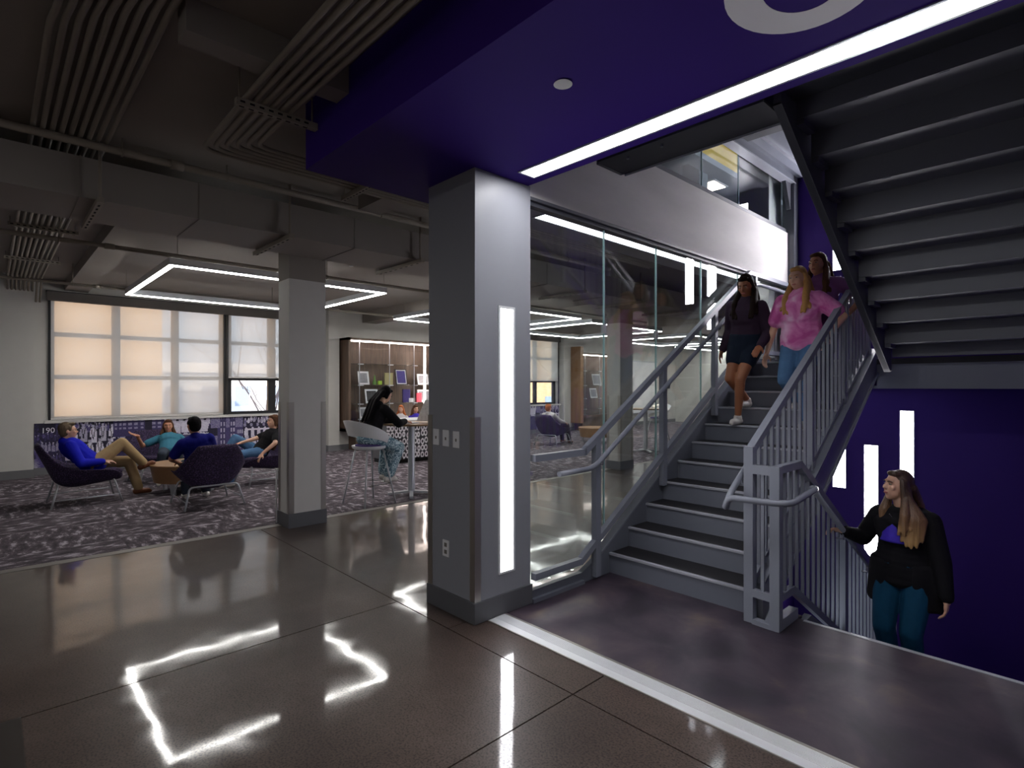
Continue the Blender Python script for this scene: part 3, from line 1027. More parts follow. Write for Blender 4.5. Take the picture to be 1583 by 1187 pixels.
prism('stringer_cap', [(Y1 - 0.04, nose(Y1 - 0.04) + 0.085), (Y11, nose(Y11) + 0.085), (Y11, nose(Y11) + 0.105), (Y1 - 0.04, nose(Y1 - 0.04) + 0.105)], 'x', XR - 0.012, XR + 0.062, 'steel_paint', f1)
box('base_plate', XL - 0.07, XL + 0.03, 2.908, Y1 - 0.36, 0.0, 0.03, 'stair_steel', f1)
box('base_channel', XL - 0.045, XL, 2.908, Y1 - 0.36, 0.0, 0.085, 'stair_steel', f1)

ZL = 11 * RI
ld = thing('stair_landing', 'grey steel stair landing with a deep edge channel', 'landing', (-1.5, 7.4, ZL))
box('deck', -2.87, -0.05, Y11 + 0.024, 8.10, ZL - 0.06, ZL - 0.001, 'tread_dark', ld)
box('edge_channel', -1.55, -0.05, Y11 + 0.02, Y11 + 0.08, ZL - 0.31, ZL - 0.06, 'stair_steel', ld)
box('side_channel', -2.90, -2.87, Y11 + 0.1, 7.95, ZL - 0.31, ZL + 0.06, 'stair_steel', ld)
box('soffit', -2.87, -0.05, Y11 + 0.08, 8.10, ZL - 0.31, ZL - 0.28, 'stair_steel', ld)

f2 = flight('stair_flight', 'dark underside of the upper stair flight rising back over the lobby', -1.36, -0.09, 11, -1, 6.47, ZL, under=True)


def nose2(y):
    return ZL + RI + (6.47 - y) * RI / TR


for x0, x1 in ((-1.412, -1.370), (-0.09, -0.05)):
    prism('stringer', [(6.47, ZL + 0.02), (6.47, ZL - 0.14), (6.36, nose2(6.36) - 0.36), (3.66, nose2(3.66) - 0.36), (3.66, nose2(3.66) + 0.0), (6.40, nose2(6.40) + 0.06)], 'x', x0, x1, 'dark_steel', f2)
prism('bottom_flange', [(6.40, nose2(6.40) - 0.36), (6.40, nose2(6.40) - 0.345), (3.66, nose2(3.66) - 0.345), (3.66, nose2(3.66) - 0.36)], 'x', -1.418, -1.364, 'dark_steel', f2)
for k in range(10):
    y, z = 6.47 - TR * (k + 1), ZL + RI * (k + 1) - 0.055
    box('carrier_angle', -1.362, -1.315, y - 0.012, y + 0.20, z - 0.035, z, 'dark_steel', f2)
    for x in (-1.0, -0.6):
        box('weld', x, x + 0.05, y - 0.016, y - 0.006, z - 0.004, z + 0.006, 'stair_steel', f2)

# top landing of the upper storey
ul = struct(box('floor_upper_landing', -2.86, 0.15, 2.87, 3.92, 3.50, 3.77, 'landing_soffit'), 'dark steel floor of the upper stair landing', 'floor')
sb = thing('steel_beam', 'dark steel beam carrying the head of the upper stair flight', 'beam', (-1.4, 3.72, 3.40))
box('web', -2.73, -1.43, 3.70, 3.74, 3.41, 3.50, 'dark_steel', sb)
box('flange', -2.73, -1.43, 3.54, 3.91, 3.395, 3.41, 'landing_soffit', sb)
box('edge_angle', -2.73, -1.43, 3.905, 3.915, 3.38, 3.42, 'nosing_steel', sb)
box('end_plate', -2.76, -2.73, 3.56, 3.89, 3.39, 3.50, 'dark_steel', sb)
for x in (-2.5, -2.2):
    lathe('bolt', [(0.012, 3.375), (0.012, 3.395)], 'stair_steel', sb, (x, 3.62, 0), 8)
struct(box('upper_floor_slab', -9.2, -3.45, 1.0, 20.0, 3.765, 3.785, 'upper_dark'), 'dark floor of the upper storey', 'floor')
# next landing up, seen from below
nl = thing('upper_landing', 'grey soffit of the next stair landing high in the stairwell', 'landing', (-1.4, 7.1, 4.45), kind='structure')
box('soffit_plate', -2.84, -0.05, 6.30, 8.10, 4.47, 4.60, 'stair_steel', nl)
box('edge_channel', -2.90, -2.80, 5.9, 8.0, 4.38, 4.66, 'stair_steel', nl)
box('front_beam', -2.72, -0.05, 5.98, 6.30, 4.40, 4.75, 'landing_soffit', nl)
box('edge_strip', -2.915, -2.79, 5.9, 8.0, 4.365, 4.38, 'nosing_steel', nl)
box('stiffener', -2.70, -2.60, 6.0, 8.0, 4.42, 4.47, 'steel_paint', nl)
box('hanger_rod', -1.95, -1.88, 4.6, 6.0, 4.44, 4.50, 'stair_steel', nl)
br_ = thing('beam_bracket', 'dark steel bracket at the top of the far stairwell post', 'bracket', (-2.86, 7.9, 4.2))
prism('gusset', [(7.75, 4.38), (7.97, 4.38), (7.97, 4.02), (7.92, 4.02)], 'x', -2.89, -2.84, 'dark_steel', br_)

# lower flight
fd = flight('stair_flight', 'lower stair flight going down beside the newel posts', -1.36, -0.09, 11, -1, 4.05 + TR * 10, -ZL, under=False)
for x0, x1 in ((-1.41, -1.362), (-0.09, -0.05)):
    prism('stringer', [(4.07, -0.02), (4.07, -0.34), (4.05 + TR * 11, -ZL - 0.11), (4.05 + TR * 11 + .1, -ZL - 0.11), (4.05 + TR * 11 + .1, -ZL + 0.1), (4.20, -0.01)], 'x', x0, x1, 'stair_steel', fd)

# ---------------------------------------------------------------- guards
SL = RI / TR


def balusters(parent, x, ys_, zb, zt, r=0.0105, name='baluster'):
    cache = {}
    for y in ys_:
        a, c = zb(y), zt(y)
        hgt = round(c - a, 3)
        if hgt not in cache:
            cache[hgt] = mesh('baluster', *boxVF(-r, r, -r, r, 0, hgt), 'steel_paint')
        link(name, cache[hgt], parent, Vector((x, y, a)) - wloc(parent))


# left guard along the glass wall
gl = thing('stair_guard', 'grey steel guard and handrail against the stair glass wall', 'railing', (-2.83, 3.6, 0))
X = -2.83
ztop = lambda y: 1.07 if y < 3.48 else min(1.07 + (y - 3.48) * SL, 2.955)
Yt = 3.48 + (2.955 - 1.07) / SL
for a, c in (((X, 2.9, 1.07), (X, 3.49, 1.07)), ((X, 3.48, 1.07), (X, Yt, 2.955)), ((X, Yt, 2.955), (X, 7.95, 2.955))):
    bar('top_rail', a, c, 0.05, 0.05, 'steel_paint', gl, vert_ends=True)
Yb = 3.44
zb0 = 0.20
Yb2 = Yb + (2.02 - zb0) / SL
for a, c in (((X, 2.9, zb0), (X, Yb, zb0)), ((X, Yb, zb0), (X, Yb2, 2.02)), ((X, Yb2, 2.02), (X, 7.95, 2.02))):
    bar('bottom_rail', a, c, 0.05, 0.05, 'steel_paint', gl, vert_ends=True)
for y in (3.66, 4.69, 5.73):
    box('post', X - 0.025, X + 0.025, y - 0.045, y + 0.02, nose(y) - 0.02 if y > 3.7 else 0.03, ztop(y) - 0.02, 'steel_paint', gl)
for y in (6.75, 7.90):
    box('post', X - 0.025, X + 0.025, y - 0.025, y + 0.025, ZL - 0.02, 2.94, 'steel_paint', gl)
hx = -2.755
hr = tube('handrail', rounded([(hx, 3.10, 0.94), (hx, 3.52, 0.945), (hx, Yt + 0.02, 0.945 + (Yt - 3.50) * SL), (hx, 7.7, 0.945 + (Yt - 3.50) * SL)], 0.10), 0.021, 'steel_paint', gl, 12)
for y in (3.66, 4.69, 5.73):
    z = 0.945 + (y - 3.52) * SL
    tube('bracket', [(X + 0.02, y - 0.01, z - 0.07), (hx - 0.01, y - 0.01, z - 0.07), (hx, y - 0.01, z - 0.015)], 0.007, 'steel_paint', gl, 6)

# glass wall itself
gw = thing('glass_wall', 'tall clear glass wall between the stairs and the lounge', 'glass wall', (-2.93, 5.4, 0.0))
ys = [2.91, 3.88, 4.71, 5.60, 6.50, 7.62]
for i in range(5):
    ya, yb_ = ys[i] + 0.003, ys[i + 1] - 0.003
    za = lambda y: 0.10 if y < 3.55 else min(0.10 + (y - 3.55) * SL, ZL + 0.05)
    poly = [(ya, za(ya))]
    if ya < 3.55 < yb_:
        poly.append((3.55, 0.10))
    yk = 3.55 + (ZL - 0.05) / SL
    if ya < yk < yb_:
        poly.append((yk, ZL + 0.05))
    poly += [(yb_, za(yb_)), (yb_, 2.985), (ya, 2.985)]
    prism('pane', poly, 'x', -2.936, -2.924, 'clear_glass', gw)
    if i:
        box('pane_edge', -2.938, -2.922, ys[i] - 0.004, ys[i] + 0.004, za(ys[i]), 2.985, 'glass_edge', gw)
        box('clip', -2.945, -2.915, ys[i] - 0.02, ys[i] + 0.02, 2.06, 2.14, 'silver_paint', gw)
box('head_channel', -2.96, -2.90, 2.91, 7.95, 2.955, 2.985, 'dark_steel', gw)

# right guard of the first flight
gr = thing('stair_guard', 'grey baluster guard on the open side of the climbing flight', 'railing', (-1.61, 3.77, 0))
X = -1.61
zt1 = lambda y: 1.16 + (y - 3.77) * SL
zb1 = lambda y: nose(y) + 0.135
box('newel_post', X - 0.032, X + 0.032, 3.735, 3.80, 0, 1.19, 'steel_paint', gr, bev=0.004)
bar('top_rail', (X, 3.77, zt1(3.77)), (X, 6.62, zt1(6.62)), 0.05, 0.05, 'steel_paint', gr, vert_ends=True)
bar('bottom_rail', (X, 3.80, zb1(3.80)), (X, 6.62, zb1(6.62)), 0.035, 0.035, 'steel_paint', gr, vert_ends=True)
for y in (4.93, 5.80, 6.60):
    box('post', X - 0.025, X + 0.025, y - 0.025, y + 0.025, nose(y) + 0.02, zt1(y) - 0.02, 'steel_paint', gr)
    box('post_foot', X - 0.032, X + 0.032, y - 0.032, y + 0.032, nose(y) + 0.085, nose(y) + 0.16, 'steel_paint', gr)
balusters(gr, X, [y for y in (3.80 + 0.112 * (i + 1) for i in range(26)) if all(abs(y - q) > 0.045 for q in (4.93, 5.80, 6.60)) and y < 6.6], lambda y: zb1(y), lambda y: zt1(y) - 0.02)
for i in range(10):
    y = Y1 + 0.14 + TR * i
    box('bracket_foot', X - 0.02, X + 0.02, y - 0.02, y + 0.02, nose(y) + 0.09, zb1(y), 'steel_paint', gr)
hz = lambda y: zt1(y) - 0.22
hx1 = -1.70
tube('handrail', rounded([(hx1, 6.50, hz(6.50)), (hx1, 3.66, hz(3.66)), (hx1, 3.58, hz(3.66) - 0.10), (hx1 + 0.03, 3.565, 0.86), (-1.30, 3.62, 0.86), (-1.30, 4.10, 0.90), (-1.36, 4.22, 0.88)], 0.10), 0.021, 'steel_paint', gr, 12)
for y in (3.85, 4.9, 5.8):
    tube('bracket', [(X - 0.02, y, hz(y) - 0.07), (hx1, y, hz(y) - 0.07), (hx1, y, hz(y) - 0.015)], 0.007, 'steel_paint', gr, 6)

# guard of the flight going down
gd = thing('stair_guard', 'low grey newel and baluster guard of the stair going down', 'railing', (-1.43, 3.745, 0))
X = -1.43
zt2 = lambda y: 1.05 if y < 4.14 else 1.05 - (y - 4.14) * SL
zb2 = lambda y: 0.20 if y < 4.02 else 0.20 - (y - 4.02) * SL
box('newel_post', X - 0.032, X + 0.032, 3.713, 3.777, 0, 1.075, 'steel_paint', gd, bev=0.004)
bar('top_rail', (X, 3.745, 1.05), (X, 4.15, 1.05), 0.05, 0.05, 'steel_paint', gd, vert_ends=True)
bar('top_rail', (X, 4.14, 1.05), (X, 7.0, zt2(7.0)), 0.05, 0.05, 'steel_paint', gd, vert_ends=True)
bar('bottom_rail', (X, 3.77, 0.20), (X, 4.03, 0.20), 0.04, 0.05, 'steel_paint', gd, vert_ends=True)
bar('bottom_rail', (X, 4.02, 0.20), (X, 7.0, zb2(7.0)), 0.04, 0.05, 'steel_paint', gd, vert_ends=True)
bar('floor_kerb', (X, 3.77, 0.035), (X, 4.05, 0.035), 0.06, 0.07, 'steel_paint', gd, vert_ends=True)
bar('cross_rail', (-1.58, 3.755, 1.04), (-1.45, 3.745, 1.04), 0.045, 0.06, 'steel_paint', gd)
bar('cross_rail', (-1.58, 3.755, 0.205), (-1.45, 3.745, 0.205), 0.045, 0.05, 'steel_paint', gd)
bar('cross_kerb', (-1.58, 3.755, 0.015), (-1.45, 3.745, 0.015), 0.06, 0.03, 'steel_paint', gd)
prism('gusset', [(-1.47, 0.02), (-1.455, 0.16), (-1.51, 0.02)], 'y', 3.74, 3.75, 'steel_paint', gd)
balusters(gd, -1.518, [3.75], lambda y: 0.23, lambda y: 1.02)
for y in (5.15, 6.4):
    box('post', X - 0.025, X + 0.025, y - 0.025, y + 0.025, zb2(y) - 0.12, zt2(y) - 0.02, 'steel_paint', gd)
balusters(gd, X, [y for y in (3.777 + 0.112 * (i + 1) for i in range(29)) if all(abs(y - q) > 0.045 for q in (5.15, 6.4)) and y < 6.98], lambda y: zb2(y) + 0.02, lambda y: zt2(y) - 0.02)
hd = tube('handrail', [(-1.36, 4.20, 0.885), (-1.36, 7.0, 0.885 - 2.8 * SL)], 0.021, 'steel_paint', gd, 12)
for y in (4.9, 5.6, 6.6):
    z = 0.885 - (y - 4.20) * SL
    tube('bracket', [(X + 0.02, y, z - 0.07), (-1.36, y, z - 0.07), (-1.36, y, z - 0.015)], 0.007, 'steel_paint', gd, 6)

# guard of the upper flight
gu = thing('stair_guard', 'grey baluster guard of the upper flight mirrored in the stair glass', 'railing', (-1.46, 6.4, ZL))
X = -1.47
zt3 = lambda y: nose2(y) + 0.95
zb3 = lambda y: nose2(y) + 0.12
bar('top_rail', (X, 6.44, zt3(6.44)), (X, 3.7, zt3(3.7)), 0.05, 0.05, 'steel_paint', gu, vert_ends=True)
bar('bottom_rail', (X, 6.44, zb3(6.44)), (X, 3.7, zb3(3.7)), 0.035, 0.035, 'steel_paint', gu, vert_ends=True)
for y in (6.44, 5.0, 3.75):
    box('post', X - 0.025, X + 0.025, y - 0.025, y + 0.025, nose2(y) - 0.1, zt3(y), 'steel_paint', gu)
balusters(gu, X, [3.80 + 0.112 * i for i in range(24)], zb3, zt3)
tube('handrail', [(-1.54, 6.5, zt3(6.5) - 0.2), (-1.54, 3.9, zt3(3.9) - 0.2)], 0.021, 'steel_paint', gu, 10)

# ---------------------------------------------------------------- lamps on the purple end wall


def wall_lamp(x0, x1, z0, z1, label):
    t = thing('wall_light', label, 'lamp', ((x0 + x1) / 2, 8.1, z0), group='vertical light strips on the purple end wall')
    box('diffuser', x0 + 0.008, x1 - 0.008, 8.088, 8.10, z0 + 0.008, z1 - 0.008, 'lamp_wall', t)
    for (a, b_, c, d_) in ((x0, x0 + 0.008, z0, z1), (x1 - 0.008, x1, z0, z1), (x0 + 0.008, x1 - 0.008, z0, z0 + 0.008), (x0 + 0.008, x1 - 0.008, z1 - 0.008, z1)):
        box('frame', a, b_, 8.084, 8.10, c, d_, 'white_plastic', t)


wall_lamp(-2.37, -2.21, 0.27, 1.50, 'vertical wall light half hidden by the climbing flight')
wall_lamp(-2.01, -1.85, -0.55, 0.86, 'middle vertical wall light left of the woman in black')
wall_lamp(-1.63, -1.48, 0.10, 1.305, 'vertical wall light right above the woman in black')
wall_lamp(-2.37, -2.20, 3.12, 4.30, 'vertical wall light above the landing behind the stair walkers')
wall_lamp(-1.88, -1.74, 2.47, 3.75, 'vertical wall light above the landing mirrored in the glass')
wall_lamp(-1.51, -1.37, 2.90, 3.9, 'shorter vertical wall light above the landing mirrored in the glass')

# ================================================================ CEILING SERVICES
du = thing('air_duct', 'large rectangular painted air duct running across the lounge ceiling', 'duct', (-5.72, 4, 3.05))
box('duct_body', -6.10, -5.33, -5.2, 22.4, 3.05, 3.36, 'duct_paint', du)
for y in (-1.9, -0.2, 0.62, 2.08, 3.56, 5.04, 6.52, 8.0, 9.5, 11.0, 12.5, 14.0):
    box('duct_seam', -6.106, -5.324, y + 0.7, y + 0.712, 3.044, 3.364, 'duct_paint', du)
    h_ = box('duct_strut', -6.22, -5.22, y - 0.022, y + 0.022, 3.005, 3.046, 'conduit_paint', du)
    for k in range(8):
        box('slot', -6.16 + k * 0.115, -6.11 + k * 0.115, y - 0.007, y + 0.007, 3.0035, 3.006, 'groove', h_)
    for x in (-5.27, -6.17):
        tube('hanger_rod', [(x, y, 3.0), (x, y, 3.52)], 0.012, 'conduit_paint', du, 8)

jb = struct(box('joist_box', -3.22, -3.06, 0.70, 1.56, 3.35, 3.52, 'duct_paint'), 'painted ceiling joist box running into the purple soffit', 'beam')
for i, y in enumerate((7.2, 10.4, 13.6)):
    struct(box('ceiling_beam', -13.0, -6.12, y - 0.2, y + 0.2, 3.24, 3.52, 'ceiling_paint'), ('painted ceiling beam over the bar table', 'painted ceiling beam near the far lounge windows', 'painted ceiling beam deep in the lounge')[i], 'beam')
struct(box('ceiling_beam', -13.0, -6.12, 1.0, 1.35, 3.36, 3.52, 'ceiling_paint'), 'painted ceiling beam above the nearest square pendant', 'beam')
sj = struct(box('ceiling_beam', -5.1, -3.7, 2.70, 2.95, 3.38, 3.52, 'duct_paint'), 'short painted ceiling beam beside the purple soffit', 'beam')


def pipe(label, x, z, r, y0, y1, hangers=(), couplings=()):
    t = thing('sprinkler_pipe', label, 'pipe', (x, 2, z), group='painted pipes under the lounge ceiling')
    tube('pipe_run', [(x, y0, z), (x, y1, z)], r, 'conduit_paint', t, 12)
    for y in couplings:
        lathe_y = tube('coupling', [(x, y - 0.045, z), (x, y + 0.045, z)], r * 1.35, 'conduit_paint', t, 12)
    for y in hangers:
        tube('hanger_rod', [(x, y, z + r), (x, y, 3.52)], 0.006, 'conduit_paint', t, 6)
        tube('ring', [(x + (r + 0.006) * math.cos(a), y, z + (r + 0.006) * math.sin(a)) for a in np.linspace(0, 2 * PI, 13)[:-1]], 0.005, 'conduit_paint', t, 6, closed=True)


pipe('thick painted sprinkler pipe running above the near edge of the duct', -5.18, 3.415, 0.030, -5, 7.0, (0.0, 0.75, 1.5, 3.0, 4.5, 6), (1.12, 4.1))
pipe('painted sprinkler pipe over the lounge chairs beyond the duct', -7.75, 3.20, 0.026, -5, 12, (0.55, 3.6, 6.6), (1.0,))
pipe('thin painted sprinkler pipe near the window wall', -11.0, 3.20, 0.022, -5, 14, (0.95, 4.0, 7.0), (1.25,))


def sprinkler(x, y, z, label):
    t = thing('fire_sprinkler', label, 'sprinkler', (x, y, z))
    tube('drop', [(x, y, 3.52), (x, y, z + 0.03)], 0.01, 'conduit_paint', t, 8)
    lathe('deflector', [(0.001, 0), (0.03, 0), (0.03, 0.004), (0.001, 0.004)], 'silver_paint', t, (x, y, z), 12)
    tube('frame', [(x - 0.012, y, z + 0.035), (x - 0.014, y, z + 0.015), (x, y, z + 0.003), (x + 0.014, y, z + 0.015), (x + 0.012, y, z + 0.035)], 0.003, 'silver_paint', t, 6)


sprinkler(-7.75 + 0.9, 1.83, 3.25, 'small sprinkler head hanging above the nearest square pendant')
sprinkler(-6.9, 3.55, 3.22, 'small sprinkler head hanging behind the pale square column')


def jog(y, z, x_list):
    return [(x, y + dy, z + dz) for x, dy, dz in x_list]


names = ('outermost', 'second', 'third', 'fourth', 'middle', 'sixth', 'seventh', 'eighth', 'innermost')
for i in range(9):
    y = 0.226 + i * 0.0535
    j = -3.55 - 0.0 * i
    t = tube('conduit', rounded([(1.5, y + 0.018, 3.47), (-2.95 - 0.07 * (8 - i), y + 0.018, 3.47), (-3.10 - 0.07 * (8 - i), y, 3.47), (-12.4, y, 3.47), (-12.55, y, 3.43), (-12.9, y, 3.1)], 0.1, 3), 0.0165, 'conduit_paint', None, 8)
    tag(t, names[i] + ' of nine parallel ceiling conduits, counted from the left edge', 'conduit', 'nine parallel conduits at the left')
names = ('outer', 'second', 'third', 'fourth', 'fifth', 'inner')
for i in range(6):
    y = 1.115 + i * 0.053
    xb = -4.47 + i * 0.064
    t = tube('conduit', rounded([(1.5, y, 3.33), (-3.3, y, 3.33), (xb, y + 0.01, 3.33), (xb, 7.0, 3.33)], 0.12, 5), 0.0165, 'conduit_paint', None, 8)
    tag(t, names[i] + ' of six ceiling conduits bending beside the purple soffit', 'conduit', 'six conduits beside the purple soffit')


def strut(x, y0, y1, z, label, along='y'):
    t = thing('strut_channel', label, 'strut', (x, (y0 + y1) / 2, z), group='slotted struts carrying conduits')
    if along == 'y':
        box('channel', x - 0.021, x + 0.021, y0, y1, z - 0.021, z + 0.021, 'conduit_paint', t)
        n = int((y1 - y0) / 0.055)
        for k in range(n):
            yy_ = y0 + 0.02 + k * 0.055
            box('slot', x - 0.006, x + 0.006, yy_, yy_ + 0.028, z - 0.0225, z - 0.020, 'groove', t)
            box('slot', x + 0.0205, x + 0.022, yy_, yy_ + 0.028, z - 0.005, z + 0.007, 'groove', t)
        for y in (y0 + 0.02, y1 - 0.03):
            tube('threaded_rod', [(x, y, z + 0.02), (x, y, 3.52)], 0.005, 'conduit_paint', t, 6)
    else:
        box('channel', y0, y1, x - 0.021, x + 0.021, z - 0.021, z + 0.021, 'conduit_paint', t)
        n = int((y1 - y0) / 0.055)
        for k in range(n):
            yy_ = y0 + 0.02 + k * 0.055
            box('slot', yy_, yy_ + 0.028, x - 0.006, x + 0.006, z - 0.0225, z - 0.020, 'groove', t)
        for y in (y0 + 0.02, y1 - 0.03):
            tube('threaded_rod', [(y, x, z + 0.02), (y, x, 3.52)], 0.005, 'conduit_paint', t, 6)
    return t


strut(-3.50, 1.06, 1.555, 3.292, 'slotted strut under six conduits touching the purple soffit')
strut(-2.76, 0.20, 0.80, 3.43, 'slotted strut under nine conduits at the top of the picture')
s3 = strut(2.32, -4.66, -3.95, 3.292, 'slotted strut under the conduits along the purple soffit', along='x')
strut(-8.4, 0.15, 0.78, 3.432, 'slotted strut under the conduits above the lounge pier')
strut(-10.6, 0.15, 0.78, 3.432, 'slotted strut under the conduits closest to the window wall')


# ---------------------------------------------------------------- square pendants
def pendant(x0, x1, y0, y1, z, label):
    t = thing('square_pendant', label, 'pendant lamp', ((x0 + x1) / 2, (y0 + y1) / 2, z), group='square frame pendants over the lounge')
    w, hgt = 0.068, 0.10
    o_ = [(x0, y0), (x1, y0), (x1, y1), (x0, y1)]
    i_ = [(x0 + w, y0 + w), (x1 - w, y0 + w), (x1 - w, y1 - w), (x0 + w, y1 - w)]
    for k in range(4):
        q = (k + 1) % 4
        prism('housing', [o_[k], o_[q], i_[q], i_[k]], 'z', z + 0.012, z + hgt, 'silver_paint', t)
        e = 0.008
        def mv(p, s):
            cx2, cy2 = (x0 + x1) / 2, (y0 + y1) / 2
            return (p[0] + (e if p[0] < cx2 else -e) * s, p[1] + (e if p[1] < cy2 else -e) * s)
        prism('diffuser', [mv(o_[k], 1), mv(o_[q], 1), mv(i_[q], -1), mv(i_[k], -1)], 'z', z, z + 0.0115, 'lamp_pendant', t)
        tube('cable', [(o_[k][0] * 0.97 + i_[q][0] * 0.03, o_[k][1] * 0.97 + i_[q][1] * 0.03, z + hgt), (o_[k][0] * 0.97 + i_[q][0] * 0.03, o_[k][1] * 0.97 + i_[q][1] * 0.03, 3.52)], 0.002, 'conduit_paint', t, 5)


pendant(-10.95, -7.88, 1.62, 4.68, 3.10, 'large square frame pendant over the lounge chairs')
pendant(-10.85, -7.86, 6.60, 9.60, 3.10, 'square frame pendant half hidden by the big grey column')
pendant(-11.12, -8.16, 10.35, 13.45, 3.10, 'square frame pendant seen through the stair glass')
pendant(-11.12, -8.16, 15.2, 18.2, 3.10, 'far square frame pendant behind the stair glass')
pendant(-11.12, -8.16, 19.2, 22.2, 3.10, 'farthest square frame pendant behind the stair glass')

# ================================================================ FURNITURE
def catmull(ts, vals, t):
    i = max(0, min(len(ts) - 2, int(np.searchsorted(ts, t) - 1)))
    u = (t - ts[i]) / (ts[i + 1] - ts[i])
    p1, p2 = np.array(vals[i]), np.array(vals[i + 1])
    p0 = np.array(vals[i - 1]) if i > 0 else 2 * p1 - p2
    p3 = np.array(vals[i + 2]) if i + 2 < len(vals) else 2 * p2 - p1
    return 0.5 * ((2 * p1) + (-p0 + p2) * u + (2 * p0 - 5 * p1 + 4 * p2 - p3) * u ** 2 + (-p0 + 3 * p1 - 3 * p2 + p3) * u ** 3)


def lounge_chair(loc, rz, label):
    t = thing('lounge_chair', label, 'armchair', loc, rz, group='purple lounge chairs')
    # stations: centre y,z ; half width ; side edge y,z
    st = [(0.40, 0.375, 0.27, 0.36, 0.40), (0.24, 0.365, 0.38, 0.26, 0.465), (0.02, 0.335, 0.41, 0.10, 0.49), (-0.18, 0.32, 0.42, -0.06, 0.50),
          (-0.30, 0.385, 0.42, -0.20, 0.53), (-0.37, 0.54, 0.385, -0.32, 0.60), (-0.44, 0.70, 0.32, -0.42, 0.71), (-0.50, 0.845, 0.235, -0.50, 0.835)]
    ts = list(np.linspace(0, 1, len(st)))
    nu, nv = 16, 28
    V, F = [], []
    for side in (0, 1):
        for i in range(nv + 1):
            cy, cz, w, ey, ez = catmull(ts, st, i / nv)
            cy2, cz2, _, _, _ = catmull(ts, st, min(1, i / nv + 0.01))
            cy1, cz1, _, _, _ = catmull(ts, st, max(0, i / nv - 0.01))
            ty, tz = cy2 - cy1, cz2 - cz1
            ln = math.hypot(ty, tz) or 1
            ny, nz = -tz / ln, ty / ln      # points to the under / back side
            ny, nz = (ny, nz) if nz < 0 or ny < 0 else (-ny, -nz)
            if abs(ny) < abs(nz) and nz > 0:
                ny, nz = -ny, -nz
            for j in range(nu + 1):
                u = -1 + 2 * j / nu
                k = abs(u) ** 2.6
                x = w * math.copysign(abs(u) ** 0.92, u)
                y = cy + (ey - cy) * k
                z = cz + (ez - cz) * k
                th_ = 0.075 * (1 - 0.65 * abs(u) ** 3) * (0.55 if i in (0, nv) else 1.0)
                if side:
                    V.append((x * 0.97, y + ny * th_, z + nz * th_ - 0.02 * (1 - k) * (1 if i < nv * 0.6 else 0)))
                else:
                    V.append((x, y, z))
    n1 = (nv + 1) * (nu + 1)
    for i in range(nv):
        for j in range(nu):
            a = i * (nu + 1) + j
            F.append((a, a + 1, a + nu + 2, a + nu + 1))
            F.append((n1 + a, n1 + a + nu + 1, n1 + a + nu + 2, n1 + a + 1))
    for i in range(nv):
        a, c = i * (nu + 1), (i + 1) * (nu + 1)
        F.append((a, c, n1 + c, n1 + a))
        F.append((a + nu, n1 + a + nu, n1 + c + nu, c + nu))
    for j in range(nu):
        F.append((j, n1 + j, n1 + j + 1, j + 1))
        a = nv * (nu + 1) + j
        F.append((a, a + 1, n1 + a + 1, n1 + a))
    sh = obj('shell', V, F, 'purple_melange', t, world=False, smooth=True)
    md = sh.modifiers.new('sub', 'SUBSURF'); md.levels = 1; md.render_levels = 1
    # seat cushion
    V, F = [], []
    for i in range(9):
        for j in range(9):
            u, v = -1 + 2 * j / 8, i / 8
            cy, cz, w, ey, ez = catmull(ts, st, 0.02 + v * 0.42)
            e = max(abs(u), abs(2 * v - 1)) ** 4
            V.append((u * w * 0.80, cy, cz + 0.06 * (1 - 0.8 * e) + (ez - cz) * abs(u * 0.8) ** 2.6))
    for i in range(8):
        for j in range(8):
            a = i * 9 + j
            F.append((a, a + 1, a + 10, a + 9))
    cu = obj('seat_cushion', V, F, 'purple_melange', t, world=False, smooth=True)
    md = cu.modifiers.new('thick', 'SOLIDIFY'); md.thickness = 0.05; md.offset = 0
    # tubular legs: rear hoop, front hoop, side stretchers
    r = 0.0125
    tube('rear_leg_hoop', rounded([(-0.36, -0.40, 0), (-0.29, -0.33, 0.285), (0.29, -0.33, 0.285), (0.36, -0.40, 0)], 0.05, 4), r, 'silver_paint', t, 8, world=False)
    tube('front_leg_hoop', rounded([(-0.36, 0.36, 0), (-0.28, 0.28, 0.30), (0.28, 0.28, 0.30), (0.36, 0.36, 0)], 0.05, 4), r, 'silver_paint', t, 8, world=False)
    for s in (-1, 1):
        tube('stretcher', [(s * 0.335, -0.375, 0.10), (s * 0.335, 0.335, 0.11)], 0.008, 'silver_paint', t, 8, world=False)
    return t


lounge_chair((-9.60, 0.98, 0.006), 0.0, 'purple lounge chair under the man in the blue sweater')
lounge_chair((-8.33, 2.16, 0.006), PI / 2, 'purple lounge chair turned with its back to the hall')
lounge_chair((-10.85, 2.08, 0.006), -PI / 2 + 0.05, 'purple lounge chair under the woman in the teal shirt')
lounge_chair((-9.47, 3.32, 0.006), PI, 'purple lounge chair partly hidden by the pale square column')
lounge_chair((-10.15, 11.2, 0.006), 0.15, 'purple lounge chair seen through the stair glass wall')


